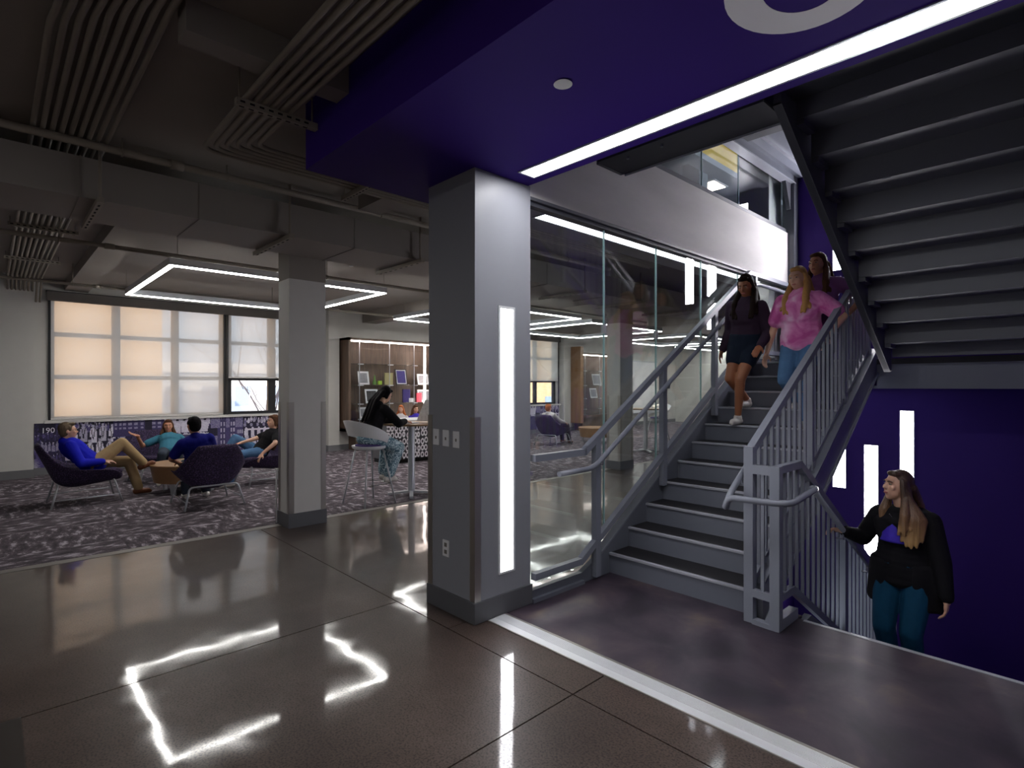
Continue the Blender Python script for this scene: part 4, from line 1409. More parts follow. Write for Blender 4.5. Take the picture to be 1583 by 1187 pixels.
def coffee_table(loc, label):
    t = thing('coffee_table', label, 'table', loc, group='round wooden coffee tables')
    lathe('drum', [(0.455, 0.17), (0.50, 0.41), (0.47, 0.41), (0.43, 0.19)], 'table_wood', t, (0, 0, 0), 40, world=False)
    lathe('table_top', [(0.001, 0.41), (0.505, 0.41), (0.51, 0.42), (0.505, 0.435), (0.001, 0.435)], 'table_wood', t, (0, 0, 0), 40, world=False)
    for k in range(4):
        a = PI / 4 + k * PI / 2
        c, s = math.cos(a), math.sin(a)
        p0, p1 = (0.36 * c, 0.36 * s, 0.0), (0.39 * c, 0.39 * s, 0.20)
        bar('leg', p0, p1, 0.075, 0.02, 'silver_paint', t, up=(c, s, 0), world=False)


coffee_table((-9.55, 2.22, 0.006), 'round wooden coffee table among the lounge chairs')
coffee_table((-9.7, 12.5, 0.006), 'round wooden coffee table seen through the stair glass')


def bar_stool(loc, rz, label):
    t = thing('bar_stool', label, 'stool', loc, rz, group='white shell bar stools')
    zs = 0.76
    lathe('seat', [(0.001, zs - 0.02), (0.19, zs - 0.02), (0.225, zs + 0.0), (0.235, zs + 0.03), (0.20, zs + 0.028), (0.001, zs + 0.02)], 'white_plastic', t, (0, 0, 0), 32, world=False)
    lathe('cushion', [(0.001, zs + 0.02), (0.19, zs + 0.024), (0.185, zs + 0.045), (0.15, zs + 0.056), (0.001, zs + 0.06)], mat('cushion_purple', '#4a3a6e', 0.9, var=0.2, vscale=60), t, (0, 0, 0), 32, world=False)
    V, F = [], []
    n = 44
    for i in range(n + 1):
        th_ = (-1 + 2 * i / n) * 2.55          # angle from the back (-y)
        k = (1 + math.cos(th_)) / 2
        k = k ** 0.75
        zb_ = zs + 0.010 + 0.17 * k
        zt_ = zs + 0.045 + 0.34 * k
        r0, r1 = 0.238 + 0.045 * k, 0.243 + 0.105 * k
        for (r_, z_) in ((r0, zb_), (r1, zt_), (r1 - 0.012, zt_), (r0 - 0.012, zb_)):
            V.append((r_ * math.sin(th_), -r_ * math.cos(th_), z_))
    for i in range(n):
        for j in range(4):
            F.append((i * 4 + j, i * 4 + (j + 1) % 4, (i + 1) * 4 + (j + 1) % 4, (i + 1) * 4 + j))
    F.append((0, 3, 2, 1)); F.append((n * 4, n * 4 + 1, n * 4 + 2, n * 4 + 3))
    o = obj('back_shell', V, F, 'white_plastic', t, world=False)
    bm = bmesh.new(); bm.from_mesh(o.data); bmesh.ops.recalc_face_normals(bm, faces=bm.faces); bm.to_mesh(o.data); bm.free()
    ft = []
    for sx in (-1, 1):
        for sy in (-1, 1):
            tube('leg', [(sx * 0.13, sy * 0.13, zs - 0.015), (sx * 0.25, sy * 0.25, 0)], 0.012, 'silver_paint', t, 8, world=False)
    a = 0.20
    for p, q in (((-a, a), (a, a)), ((a, a), (a, -a)), ((-a, -a), (-a, a))):
        tube('foot_rail', [(p[0], p[1], 0.27), (q[0], q[1], 0.27)], 0.007, 'chrome', t, 8, world=False)
    return t


bar_stool((-6.79, 3.76, 0.006), 0.12, 'white shell bar stool with chrome legs under the woman in black')
bar_stool((-6.95, 5.30, 0.006), PI, 'white shell bar stool half hidden by the big grey column')


def bar_table(loc, label):
    t = thing('bar_table', label, 'table', loc, group='tall round bar tables')
    lathe('table_top', [(0.001, 1.03), (0.43, 1.03), (0.45, 1.042), (0.45, 1.058), (0.001, 1.06)], 'table_wood', t, (0, 0, 0), 40, world=False)
    lathe('column', [(0.05, 0.05), (0.05, 1.03)], 'silver_paint', t, (0, 0, 0), 20, world=False)
    for k in range(4):
        a = PI / 4 + k * PI / 2 + 0.2
        c, s = math.cos(a), math.sin(a)
        bar('foot', (0.03 * c, 0.03 * s, 0.05), (0.34 * c, 0.34 * s, 0.02), 0.055, 0.03, 'silver_paint', t, world=False)


bar_table((-6.92, 4.52, 0.006), 'tall round bar table with a grey cross base')
bar_table((-7.5, 11.6, 0.006), 'tall round bar table seen through the stair glass')
bar_stool((-7.6, 12.3, 0.006), PI, 'white shell bar stool seen through the stair glass')

# service counter with a patterned front
ct = thing('service_counter', 'counter with a dark front patterned in white loops behind the bar table', 'counter', (-9.8, 7.3, 0.006))
box('front_panel', -9.86, -9.80, 5.85, 8.9, 0.10, 0.84, 'loop_pattern', ct)
box('body', -10.5, -9.86, 5.85, 8.9, 0.10, 0.84, 'base_dark', ct)
box('plinth', -10.45, -9.92, 5.9, 8.85, 0.0, 0.10, 'black_frame', ct)
box('counter_top', -10.55, -9.74, 5.80, 8.95, 0.86, 0.90, 'white_plastic', ct)
box('light_strip', -9.85, -9.80, 5.86, 8.89, 0.842, 0.858, 'lamp_case', ct)


def display_case(y0, y1, label, panel=True):
    t = thing('display_case', label, 'display case', (-12.75, (y0 + y1) / 2, 0), group='wooden display cases on the window wall')
    xw, xf = -12.99, -12.50
    zb_, zt_ = 0.48, 2.80
    box('back_panel', xw, xw + 0.03, y0, y1, zb_, zt_, 'wood_veneer', t)
    box('side_panel', xw, xf, y0, y0 + 0.06, zb_, zt_, 'wood_veneer', t)
    box('side_panel', xw, xf, y1 - 0.06, y1, zb_, zt_, 'wood_veneer', t)
    box('top_panel', xw, xf, y0, y1, zt_ - 0.06, zt_, 'wood_veneer', t)
    box('bottom_panel', xw, xf, y0, y1, zb_, zb_ + 0.08, 'wood_veneer', t)
    box('plinth', xw, xf - 0.12, y0 + 0.25, y1 - 0.25, 0.0, zb_, 'wood_veneer', t)
    box('light_bar', xf - 0.05, xf - 0.015, y0 + 0.07, y1 - 0.07, zt_ - 0.095, zt_ - 0.062, 'lamp_case', t)
    ym = y0 + 2.25
    box('light_bar', xf - 0.05, xf - 0.015, ym - 0.03, ym + 0.03, zb_ + 0.2, zt_ - 0.10, 'lamp_case', t)
    for z in (2.17, 1.64, 1.17, 0.79):
        box('shelf', xw + 0.04, xf - 0.06, y0 + 0.06, y1 - 0.06, z - 0.012, z, 'clear_glass', t)
        for y in (y0 + 0.35, y0 + 1.2, y0 + 1.95):
            box('shelf_clip', -12.60, -12.555, y - 0.05, y + 0.09, z - 0.028, z - 0.004, 'white_plastic', t)
    for y in (y0 + 0.32, y0 + 1.17, y0 + 1.92):
        tube('upright', [(xf - 0.05, y, zb_ + 0.08), (xf - 0.05, y, zt_ - 0.06)], 0.010, 'silver_paint', t, 8)
    box('glass_front', xf - 0.012, xf - 0.004, y0 + 0.06, y1 - 0.06, zb_ + 0.08, zt_ - 0.06, 'window_glass', t)
    return t


display_case(6.36, 9.5, 'wooden display case with lit shelves behind the bar table')
display_case(15.2, 18.4, 'wooden display case with lit shelves seen through the stair glass')

mat('paper_white', '#e9e8ea', 0.6, var=0.03)
mat('print_black', '#2a2a2e', 0.6, var=0.3, vscale=30)
mat('print_purple', '#3b2c80', 0.6, var=0.5, vscale=25)
mat('print_red', '#c2324a', 0.6, var=0.15)
mat('book_cream', '#b9b07c', 0.7, var=0.06)
mat('lime', '#a5c83c', 0.4, var=0.1)
mat('bottle_green', '#6f9a4c', 0.2, var=0.1)
mat('photo_grey', '#8c8c92', 0.5, var=0.5, vscale=18)


def framed(y, z, w, hgt, frame_m, art_m, label, x=-12.68, mat_border=0.025):
    t = thing('framed_picture', label, 'picture frame', (x, y, z), group='framed pictures in the display cases')
    a = 0.20
    def P(u, v, d):
        return (x - v * math.sin(a) + d * math.cos(a), y + u, z + v * math.cos(a) + d * math.sin(a))
    def slab(nm, u0, u1, v0, v1, d0, d1, m_):
        V = [P(u, v, d) for d in (d0, d1) for (u, v) in ((u0, v0), (u1, v0), (u1, v1), (u0, v1))]
        obj(nm, V, [(0, 3, 2, 1), (4, 5, 6, 7), (0, 1, 5, 4), (1, 2, 6, 5), (2, 3, 7, 6), (3, 0, 4, 7)], m_, t)
    f = 0.018
    slab('backing', -w / 2, w / 2, 0, hgt, 0.0, 0.010, 'paper_white')
    slab('artwork', -w / 2 + f + mat_border, w / 2 - f - mat_border, f + mat_border, hgt - f - mat_border, 0.010, 0.012, art_m)
    for (u0, u1, v0, v1) in ((-w / 2, w / 2, 0, f), (-w / 2, w / 2, hgt - f, hgt), (-w / 2, -w / 2 + f, f, hgt - f), (w / 2 - f, w / 2, f, hgt - f)):
        slab('frame', u0, u1, v0, v1, 0.0, 0.02, frame_m)


framed(6.87, 1.64, 0.30, 0.34, 'paper_white', 'photo_grey', 'small white framed portrait at the left of the middle case shelf')
framed(7.98, 1.64, 0.34, 0.42, 'print_black', 'print_purple', 'black framed purple picture on the middle case shelf')
framed(8.66, 1.64, 0.36, 0.30, 'silver_paint', 'photo_grey', 'silver framed photograph at the right of the middle case shelf')
framed(7.10, 1.17, 0.36, 0.36, 'white_plastic', 'print_black', 'white framed black print on the lower case shelf')
framed(8.75, 1.17, 0.50, 0.34, 'white_plastic', 'photo_grey', 'wide white framed photograph beside the vertical case light')
framed(7.0, 0.79, 0.5, 0.28, 'paper_white', 'photo_grey', 'low white framed sheet on the bottom case shelf')
framed(16.4, 1.64, 0.5, 0.42, 'silver_paint', 'photo_grey', 'framed photograph on the case shelf seen through the stair glass')
framed(16.2, 1.17, 0.4, 0.36, 'paper_white', 'photo_grey', 'framed sheet on the lower case shelf seen through the stair glass')
b1 = box('book', -12.70, -12.66, 7.46, 7.70, 1.641, 1.95, 'book_cream'); tag(b1, 'cream book standing upright on the middle case shelf', 'book')
b2 = box('book', -12.70, -12.66, 8.43, 8.60, 1.172, 1.42, 'print_red'); tag(b2, 'red booklet standing on the lower case shelf', 'book')
b3 = box('book', -12.72, -12.68, 8.02, 8.24, 1.172, 1.52, 'print_purple'); tag(b3, 'dark purple book standing on the lower case shelf', 'book')
b4 = box('name_card', -12.68, -12.67, 8.20, 8.38, 1.172, 1.28, 'paper_white'); tag(b4, 'small white card standing on the lower case shelf', 'card')
l1 = lathe('figurine', [(0.001, 0), (0.05, 0.0), (0.055, 0.05), (0.03, 0.12), (0.02, 0.20), (0.012, 0.24), (0.001, 0.25)], 'bottle_green', None, (-12.68, 7.17, 1.641), 16); tag(l1, 'small green bottle shaped figurine on the middle case shelf', 'figurine')
l2 = box('gift_box', -12.66, -12.60, 7.24, 7.34, 1.641, 1.74, 'lime'); tag(l2, 'small lime green box on the middle case shelf', 'box')

# wall furniture behind the glass
wp = struct(box('wood_panel', -12.99, -12.36, 15.04, 15.19, 0.3, 3.0, 'table_wood'), 'upright wooden panel at the window seen through the stair glass', 'panel')
wb = thing('white_board', 'tall white writing board on the lounge wall behind the glass', 'board', (-12.9, 20.0, 0.6))
box('board', -12.99, -12.94, 19.0, 20.9, 0.5, 2.6, 'paper_white', wb)
box('frame', -12.995, -12.93, 18.95, 20.95, 2.6, 2.65, 'silver_paint', wb)
box('tray', -12.94, -12.86, 19.0, 20.9, 0.48, 0.52, 'silver_paint', wb)

# ================================================================ PEOPLE
def v3(p):
    return np.array(p, dtype=float)


def unit(v):
    v = v3(v)
    return v / (np.linalg.norm(v) + 1e-9)


def frame_of(axis, right=(1, 0, 0)):
    z = unit(axis)
    x = v3(right) - z * np.dot(v3(right), z)
    if np.linalg.norm(x) < 1e-3:
        x = v3((0, 1, 0)) - z * z[1]
    x = unit(x)
    return np.array([x, np.cross(z, x), z])     # rows: x, y, z


def capsule(p0, r0, p1, r1, seg=12, hemi=3):
    p0, p1 = v3(p0), v3(p1)
    B = frame_of(p1 - p0, (1, 0, 0) if abs(unit(p1 - p0)[0]) < 0.9 else (0, 1, 0))
    rings = []
    for k in range(1, hemi + 1):
        a = -PI / 2 + PI / 2 * k / hemi
        rings.append((p0 + B[2] * r0 * math.sin(a), r0 * math.cos(a)))
    for k in range(0, hemi):
        a = PI / 2 * k / hemi
        rings.append((p1 + B[2] * r1 * math.sin(a), r1 * math.cos(a)))
    V = [p0 - B[2] * r0]
    for c, r in rings:
        for j in range(seg):
            a = 2 * PI * j / seg
            V.append(c + (B[0] * math.cos(a) + B[1] * math.sin(a)) * r)
    V.append(p1 + B[2] * r1)
    F = []
    n = len(rings)
    for j in range(seg):
        F.append((0, 1 + (j + 1) % seg, 1 + j))
        for i in range(n - 1):
            a0, a1 = 1 + i * seg + j, 1 + i * seg + (j + 1) % seg
            F.append((a0, a1, a1 + seg, a0 + seg))
        F.append((1 + (n - 1) * seg + j, 1 + (n - 1) * seg + (j + 1) % seg, len(V) - 1))
    return V, F


def ellipsoid(c, r, B=None, seg=14, rings=9):
    c = v3(c)
    B = np.eye(3) if B is None else B
    V, F = [c - B[2] * r[2]], []
    for i in range(1, rings):
        a = -PI / 2 + PI * i / rings
        for j in range(seg):
            t = 2 * PI * j / seg
            V.append(c + B[0] * r[0] * math.cos(a) * math.cos(t) + B[1] * r[1] * math.cos(a) * math.sin(t) + B[2] * r[2] * math.sin(a))
    V.append(c + B[2] * r[2])
    n = rings - 1
    for j in range(seg):
        F.append((0, 1 + (j + 1) % seg, 1 + j))
        for i in range(n - 1):
            a0, a1 = 1 + i * seg + j, 1 + i * seg + (j + 1) % seg
            F.append((a0, a1, a1 + seg, a0 + seg))
        F.append((1 + (n - 1) * seg + j, 1 + (n - 1) * seg + (j + 1) % seg, len(V) - 1))
    return V, F


def blob(name, prims, material, parent, vox=0.009, smooth=4):
    """melt overlapping volumes into one continuous surface"""
    V, F = [], []
    for (pv, pf) in prims:
        o_ = len(V)
        V += [tuple(p) for p in pv]
        F += [tuple(i + o_ for i in f) for f in pf]
    me = bpy.data.meshes.new(name)
    me.from_pydata(V, [], F)
    tmp = bpy.data.objects.new('melt', me)
    COL.objects.link(tmp)
    rm = tmp.modifiers.new('r', 'REMESH')
    rm.mode = 'VOXEL'
    rm.voxel_size = vox
    sm = tmp.modifiers.new('s', 'SMOOTH')
    sm.factor = 0.5
    sm.iterations = smooth
    bpy.context.view_layer.update()
    out = bpy.data.meshes.new_from_object(tmp.evaluated_get(bpy.context.evaluated_depsgraph_get()))
    bpy.data.objects.remove(tmp)
    bpy.data.meshes.remove(me)
    out.name = name
    out.materials.clear()
    out.materials.append(M[material] if isinstance(material, str) else material)
    out.polygons.foreach_set('use_smooth', [True] * len(out.polygons))
    return link(name, out, parent)


def ik(a, b, l1, l2, hint):
    a, b = v3(a), v3(b)
    d = b - a
    L_ = np.linalg.norm(d)
    if L_ > (l1 + l2) * 0.999:
        b = a + d / L_ * (l1 + l2) * 0.999
        d = b - a
        L_ = np.linalg.norm(d)
    x = (l1 * l1 - l2 * l2 + L_ * L_) / (2 * L_)
    hgt = math.sqrt(max(l1 * l1 - x * x, 0))
    u = d / L_
    h_ = v3(hint) - u * np.dot(v3(hint), u)
    return a + u * x + unit(h_) * hgt, b


def hand_prims(w, d, n, thumb, curl, s=1.0):
    """w wrist, d pointing direction, n palm normal, thumb +1/-1 side"""
    d, n = unit(d), unit(v3(n) - unit(d) * np.dot(unit(d), v3(n)))
    sd = np.cross(d, n) * thumb
    w = v3(w)
    P = [capsule(w - d * 0.02, 0.024 * s, w + d * 0.02 * s, 0.024 * s)]
    P.append(ellipsoid(w + d * 0.05 * s, (0.040 * s, 0.016 * s, 0.048 * s), np.array([sd, n, d])))
    for k, (off, ln) in enumerate(((0.029, 0.070), (0.010, 0.078), (-0.010, 0.072), (-0.028, 0.056))):
        b0 = w + d * 0.085 * s + sd * off * s
        c1, c2 = math.cos(curl * 0.6), math.sin(curl * 0.6)
        b1 = b0 + (d * c1 + n * c2) * ln * 0.5 * s
        c1, c2 = math.cos(curl * 1.5), math.sin(curl * 1.5)
        b2 = b1 + (d * c1 + n * c2) * ln * 0.5 * s
        P.append(capsule(b0, 0.0098 * s, b1, 0.0092 * s, 8, 2))
        P.append(capsule(b1, 0.0092 * s, b2, 0.008 * s, 8, 2))
    t0 = w + d * 0.025 * s + sd * 0.028 * s
    t1 = t0 + (d * 0.6 + sd * 0.7 + n * 0.25) * 0.040 * s
    t2 = t1 + (d * 0.9 + sd * 0.2 + n * 0.3) * 0.032 * s
    P.append(capsule(t0, 0.013 * s, t1, 0.011 * s, 8, 2))
    P.append(capsule(t1, 0.011 * s, t2, 0.0085 * s, 8, 2))
    return P


def head_prims(Hc, B, s):
    def Q(x, y, z):
        return v3(Hc) + (B[0] * x + B[1] * y + B[2] * z) * s
    P = [ellipsoid(Q(0, -0.012, 0.022), (0.074 * s, 0.095 * s, 0.098 * s), B),
         ellipsoid(Q(0, 0.026, -0.035), (0.060 * s, 0.066 * s, 0.078 * s), B),
         ellipsoid(Q(0, 0.052, -0.092), (0.028 * s, 0.027 * s, 0.024 * s), B),
         ellipsoid(Q(0, 0.074, 0.032), (0.048 * s, 0.018 * s, 0.013 * s), B),
         capsule(Q(0, 0.084, 0.020), 0.010 * s, Q(0, 0.104, -0.022), 0.0125 * s, 8, 2),
         ellipsoid(Q(0, 0.094, -0.026), (0.019 * s, 0.012 * s, 0.009 * s), B),
         ellipsoid(Q(0, 0.083, -0.054), (0.024 * s, 0.011 * s, 0.0075 * s), B),
         ellipsoid(Q(0, 0.081, -0.066), (0.021 * s, 0.011 * s, 0.0075 * s), B)]
    for sx in (-1, 1):
        P.append(ellipsoid(Q(sx * 0.040, 0.066, -0.018), (0.022 * s, 0.018 * s, 0.020 * s), B))
        P.append(ellipsoid(Q(sx * 0.076, -0.008, -0.006), (0.010 * s, 0.020 * s, 0.030 * s), B))
    return P


def head_basis(yaw, pitch):
    cy, sy = math.cos(yaw), math.sin(yaw)       # yaw > 0 turns to the person's right
    f = v3((sy * math.cos(pitch), cy * math.cos(pitch), math.sin(pitch)))
    r = unit(np.cross(f, v3((0, 0, 1))))
    return np.array([r, f, np.cross(r, f)])


TORSO = [(-0.06, 0.165, 0.125), (0.10, 0.165, 0.120), (0.28, 0.148, 0.108), (0.45, 0.138, 0.102), (0.62, 0.152, 0.112), (0.78, 0.165, 0.112), (0.90, 0.150, 0.092)]


def torso_prims(pel, ch, wide, add, t0=-0.1, t1=1.0, female=False, bend=(0, 0, 0)):
    pel, ch = v3(pel), v3(ch)
    B = frame_of(ch - pel)
    P = []
    n = 11
    tt = [q[0] for q in TORSO]
    for k in range(n):
        t = t0 + (min(t1, 0.90) - t0) * k / (n - 1)
        rx = np.interp(t, tt, [q[1] for q in TORSO]) * wide
        ry = np.interp(t, tt, [q[2] for q in TORSO]) * (0.4 + 0.6 * wide)
        c = pel + (ch - pel) * t + v3(bend) * math.sin(PI * max(0, min(1, t)))
        if female and 0.5 < t < 0.85:
            c = c + B[1] * 0.012
        P.append(ellipsoid(c, (rx + add, ry + add, 0.075 + add * 0.5), B))
    return P, B


def person(label, loc, rz, pel, ch, head, feet, wrists, look=(0, 0), s=1.0, wide=1.0, female=False, skin='skin_light',
           shirt=('x', 'long', 0.014), trousers=('x', 1.0, 0.012), shoe='x', hair=('short', 'x'), knee=((0, 1, 0.6), (0, 1, 0.6)),
           elbow=((0.3, -1, -0.6), (-0.3, -1, -0.6)), toes=((0, 1, 0), (0, 1, 0)), hands=None, vox=0.009, group=None, hem=-0.12, sh=0.155, bend=(0, 0, 0)):
    t = thing('person', label, 'person', loc, rz, group=group)
    pel, ch, head = v3(pel), v3(ch), v3(head)
    B = frame_of(ch - pel)
    R = B[0]
    L1, L2, A1, A2 = 0.43 * s, 0.42 * s, 0.285 * s, 0.255 * s
    hips = [pel + R * 0.088 * s * wide, pel - R * 0.088 * s * wide]
    shs = [ch - B[2] * 0.055 + R * sh * s * (0.5 + 0.5 * wide), ch - B[2] * 0.055 - R * sh * s * (0.5 + 0.5 * wide)]
    kn, an, el, wr = [], [], [], []
    for i in range(2):
        k_, a_ = ik(hips[i], feet[i], L1, L2, knee[i]); kn.append(k_); an.append(a_)
        e_, w_ = ik(shs[i], wrists[i], A1, A2, elbow[i]); el.append(e_); wr.append(w_)
    HB = head_basis(*look)
    # --- body: one continuous surface
    P, _ = torso_prims(pel, ch, wide * s, 0.0, female=female, bend=bend)
    P.append(capsule(shs[0], 0.052 * s, shs[1], 0.052 * s))
    P.append(capsule(ch - B[2] * 0.02, 0.055 * s, head - HB[2] * 0.05 * s - HB[1] * 0.015 * s, 0.050 * s))
    P += head_prims(head, HB, s * 0.96)
    for i in range(2):
        P.append(capsule(hips[i], 0.082 * s * wide ** 0.7, kn[i], 0.055 * s))
        P.append(capsule(kn[i], 0.054 * s, kn[i] + (an[i] - kn[i]) * 0.4, 0.050 * s))
        P.append(capsule(kn[i] + (an[i] - kn[i]) * 0.35, 0.050 * s, an[i], 0.034 * s))
        td = unit(toes[i])
        P.append(capsule(an[i] + v3((0, 0, -0.045)) - td * 0.02, 0.034 * s, an[i] + v3((0, 0, -0.055)) + td * 0.13, 0.026 * s))
        P.append(capsule(shs[i], 0.050 * s, el[i], 0.038 * s))
        P.append(capsule(el[i], 0.038 * s, wr[i], 0.025 * s))
        hd_ = hands[i] if hands else None
        d_ = unit(wr[i] - el[i]) if hd_ is None or hd_[0] is None else unit(hd_[0])
        n_ = v3((-0.4 if i == 0 else 0.4, 0.3, -1)) if hd_ is None else v3(hd_[1])
        cu = 0.5 if hd_ is None else hd_[2]
        P += hand_prims(wr[i], d_, n_, -1 if i == 0 else 1, cu, s)
    body = blob('body', P, skin, t, vox)
    # --- shirt
    sm_, sleeve, add = shirt
    P, _ = torso_prims(pel, ch, wide * s, add, t0=hem, t1=1.0, female=female, bend=bend)
    P.append(capsule(shs[0], 0.050 * s + add, shs[1], 0.050 * s + add))
    P.append(capsule(ch - B[2] * 0.03, 0.060 * s + add, ch + B[2] * 0.012, 0.052 * s + add * 0.8))
    for i in range(2):
        if sleeve == 'long':
            P.append(capsule(shs[i], 0.052 * s + add, el[i], 0.041 * s + add))
            P.append(capsule(el[i], 0.041 * s + add, el[i] + (wr[i] - el[i]) * 0.93, 0.029 * s + add * 0.8))
        else:
            P.append(capsule(shs[i], 0.052 * s + add, shs[i] + (el[i] - shs[i]) * 0.68, 0.047 * s + add * 1.2))
    blob('shirt', P, sm_, t, max(vox, 0.010))
    # --- trousers
    pm, ln, add = trousers
    P, _ = torso_prims(pel, ch, wide * s, add * 0.8, t0=-0.12, t1=0.20)
    for i in range(2):
        P.append(capsule(hips[i], 0.084 * s * wide ** 0.7 + add, hips[i] + (kn[i] - hips[i]) * min(1, ln * 2), 0.060 * s + add))
        if ln > 0.5:
            e_ = kn[i] + (an[i] - kn[i]) * (ln - 0.5) * 2 * 0.97
            P.append(capsule(kn[i], 0.059 * s + add, kn[i] + (e_ - kn[i]) * 0.5, 0.052 * s + add))
            P.append(capsule(kn[i] + (e_ - kn[i]) * 0.4, 0.053 * s + add, e_, 0.042 * s + add * 1.3))
    blob('trousers', P, pm, t, max(vox, 0.010))
    # --- shoes
    for i in range(2):
        td = unit(toes[i])
        up_ = v3((0, 0, 1))
        P = [capsule(an[i] - up_ * 0.048 * s - td * 0.035 * s, 0.041 * s, an[i] - up_ * 0.052 * s + td * 0.12 * s, 0.036 * s),
             capsule(an[i] - up_ * 0.01 * s, 0.046 * s, an[i] - up_ * 0.04 * s, 0.045 * s),
             capsule(an[i] - up_ * 0.062 * s - td * 0.04 * s, 0.030 * s, an[i] - up_ * 0.064 * s + td * 0.145 * s, 0.027 * s)]
        blob('shoe', P, shoe, t, max(vox, 0.010), 2)
    # --- hair
    st_, hm = hair
    s_ = s * 0.96

    def Q(x, y, z):
        return head + (HB[0] * x + HB[1] * y + HB[2] * z) * s_
    P = [ellipsoid(Q(0, -0.026, 0.038), (0.082 * s_, 0.094 * s_, 0.096 * s_), HB), ellipsoid(Q(0, -0.045, -0.005), (0.078 * s_, 0.068 * s_, 0.085 * s_), HB),
         ellipsoid(Q(0, 0.035, 0.092), (0.062 * s_, 0.045 * s_, 0.026 * s_), HB)]
    if st_ == 'short':
        P.append(ellipsoid(Q(0, 0.055, 0.098), (0.055 * s_, 0.032 * s_, 0.022 * s_), HB))
        for sx in (-1, 1):
            P.append(ellipsoid(Q(sx * 0.070, 0.012, 0.035), (0.012 * s_, 0.022 * s_, 0.04 * s_), HB))
    else:
        dn = v3((0, 0, -1))
        ln = {'bob': 0.16, 'long': 0.30, 'back': 0.40, 'tail': 0.05}[st_]
        for sx in (-1, 1):
            a = Q(sx * 0.070, -0.005, 0.04)
            b_ = Q(sx * 0.082, -0.015, -0.06)
            P.append(capsule(a, 0.022 * s_, b_, 0.024 * s_))
            if st_ in ('long', 'bob'):
                fwd = 0.060 + shirt[2] + 0.05 * (wide - 1) if st_ == 'long' else 0.0
                c_ = b_ + dn * ln * 0.45 + R * sx * 0.020 + B[1] * fwd
                e_ = b_ + dn * ln * 0.92 + R * sx * 0.025 + B[1] * (fwd + 0.030)
                P.append(capsule(b_, 0.028 * s_, c_, 0.036 * s_))
                P.append(capsule(c_, 0.036 * s_, e_, 0.012 * s_))
                P.append(capsule(b_ - B[1] * 0.02, 0.030 * s_, e_ + R * sx * 0.035 - B[1] * 0.03 + dn * -0.04, 0.016 * s_))
                P.append(capsule(b_ + B[1] * 0.01, 0.022 * s_, e_ - R * sx * 0.035, 0.012 * s_))
        if st_ != 'tail':
            for u in (-0.05, 0.0, 0.05):
                a = Q(u, -0.085, 0.0)
                b_ = ch + B[2] * 0.03 - B[1] * 0.105 * (0.4 + 0.6 * wide) + R * u * 1.3
                e_ = b_ - B[2] * (ln - 0.10) - B[1] * 0.035
                P.append(capsule(a, 0.035 * s_, b_, 0.034 * s_))
                if st_ != 'bob':
                    P.append(capsule(b_, 0.034 * s_, e_, 0.022 * s_))
        else:
            a = Q(0, -0.115, 0.02)
            P.append(capsule(a, 0.030 * s_, a - B[1] * 0.05 + dn * 0.20, 0.018 * s_))
    blob('hair', P, hm, t, max(vox, 0.008), 3)
    # --- eyes and brows
    for sx in (-1, 1):
        ev, ef = ellipsoid(Q(sx * 0.030, 0.0785, 0.008), (0.0130 * s_, 0.0085 * s_, 0.0058 * s_), HB, 10, 6)
        obj('eye', ev, ef, 'eye_white', t, world=False, smooth=True)
        ev, ef = ellipsoid(Q(sx * 0.030, 0.0845, 0.008), (0.0056 * s_, 0.0035 * s_, 0.0052 * s_), HB, 8, 6)
        obj('iris', ev, ef, 'eye_dark', t, world=False, smooth=True)
        V, F = tubeVF([tuple(Q(sx * 0.014, 0.092, 0.027)), tuple(Q(sx * 0.032, 0.090, 0.032)), tuple(Q(sx * 0.050, 0.078, 0.026))], 0.0032, 6)
        obj('eyebrow', V, F, hm, t, world=False)
    ev, ef = ellipsoid(Q(0, 0.0865, -0.060), (0.0225 * s_, 0.0090 * s_, 0.0095 * s_), HB, 12, 6)
    obj('lips', ev, ef, 'lip_rose', t, world=False, smooth=True)
    t_data = dict(thing=t, head=head, HB=HB, s=s_, B=B, ch=ch, pel=pel, wr=wr, el=el, shs=shs, kn=kn, an=an, Q=Q)
    return t_data


def skinm(name, col):
    m_ = mat(name, col, 0.5, var=0.05, vscale=12)
    b_ = m_.node_tree.nodes['Principled BSDF']
    b_.inputs['Subsurface Weight'].default_value = 0.08
    b_.inputs['Subsurface Radius'].default_value = (0.02, 0.008, 0.005)


skinm('skin_light', '#d3a58c'); skinm('skin_tan', '#bb8468'); skinm('skin_brown', '#9a6244')
mat('eye_white', '#a79a92', 0.4, var=0.02); mat('eye_dark', '#20140f', 0.2, var=0.1); mat('lip_rose', '#b26a64', 0.45, var=0.05)
HS = (40, 40, 3)
mat('hair_dark', '#241a17', 0.65, var=0.4, vscale=3, bump=0.5, bscale=6, stretch=HS, spec=0.06)
mat('hair_black', '#131014', 0.65, var=0.4, vscale=3, bump=0.5, bscale=6, stretch=HS, spec=0.06)
mat('hair_brown', '#54392a', 0.65, var=0.4, vscale=3, bump=0.5, bscale=6, stretch=HS, spec=0.06)
mat('hair_grey', '#6a5c4c', 0.5, var=0.5, vscale=3, bump=0.5, bscale=6, stretch=HS, spec=0.06)
mat('hair_blond', '#b88a55', 0.45, var=0.35, vscale=3, bump=0.5, bscale=6, stretch=HS, spec=0.06)
mat('hair_ginger', '#a86038', 0.45, var=0.35, vscale=3, bump=0.5, bscale=6, stretch=HS, spec=0.06)
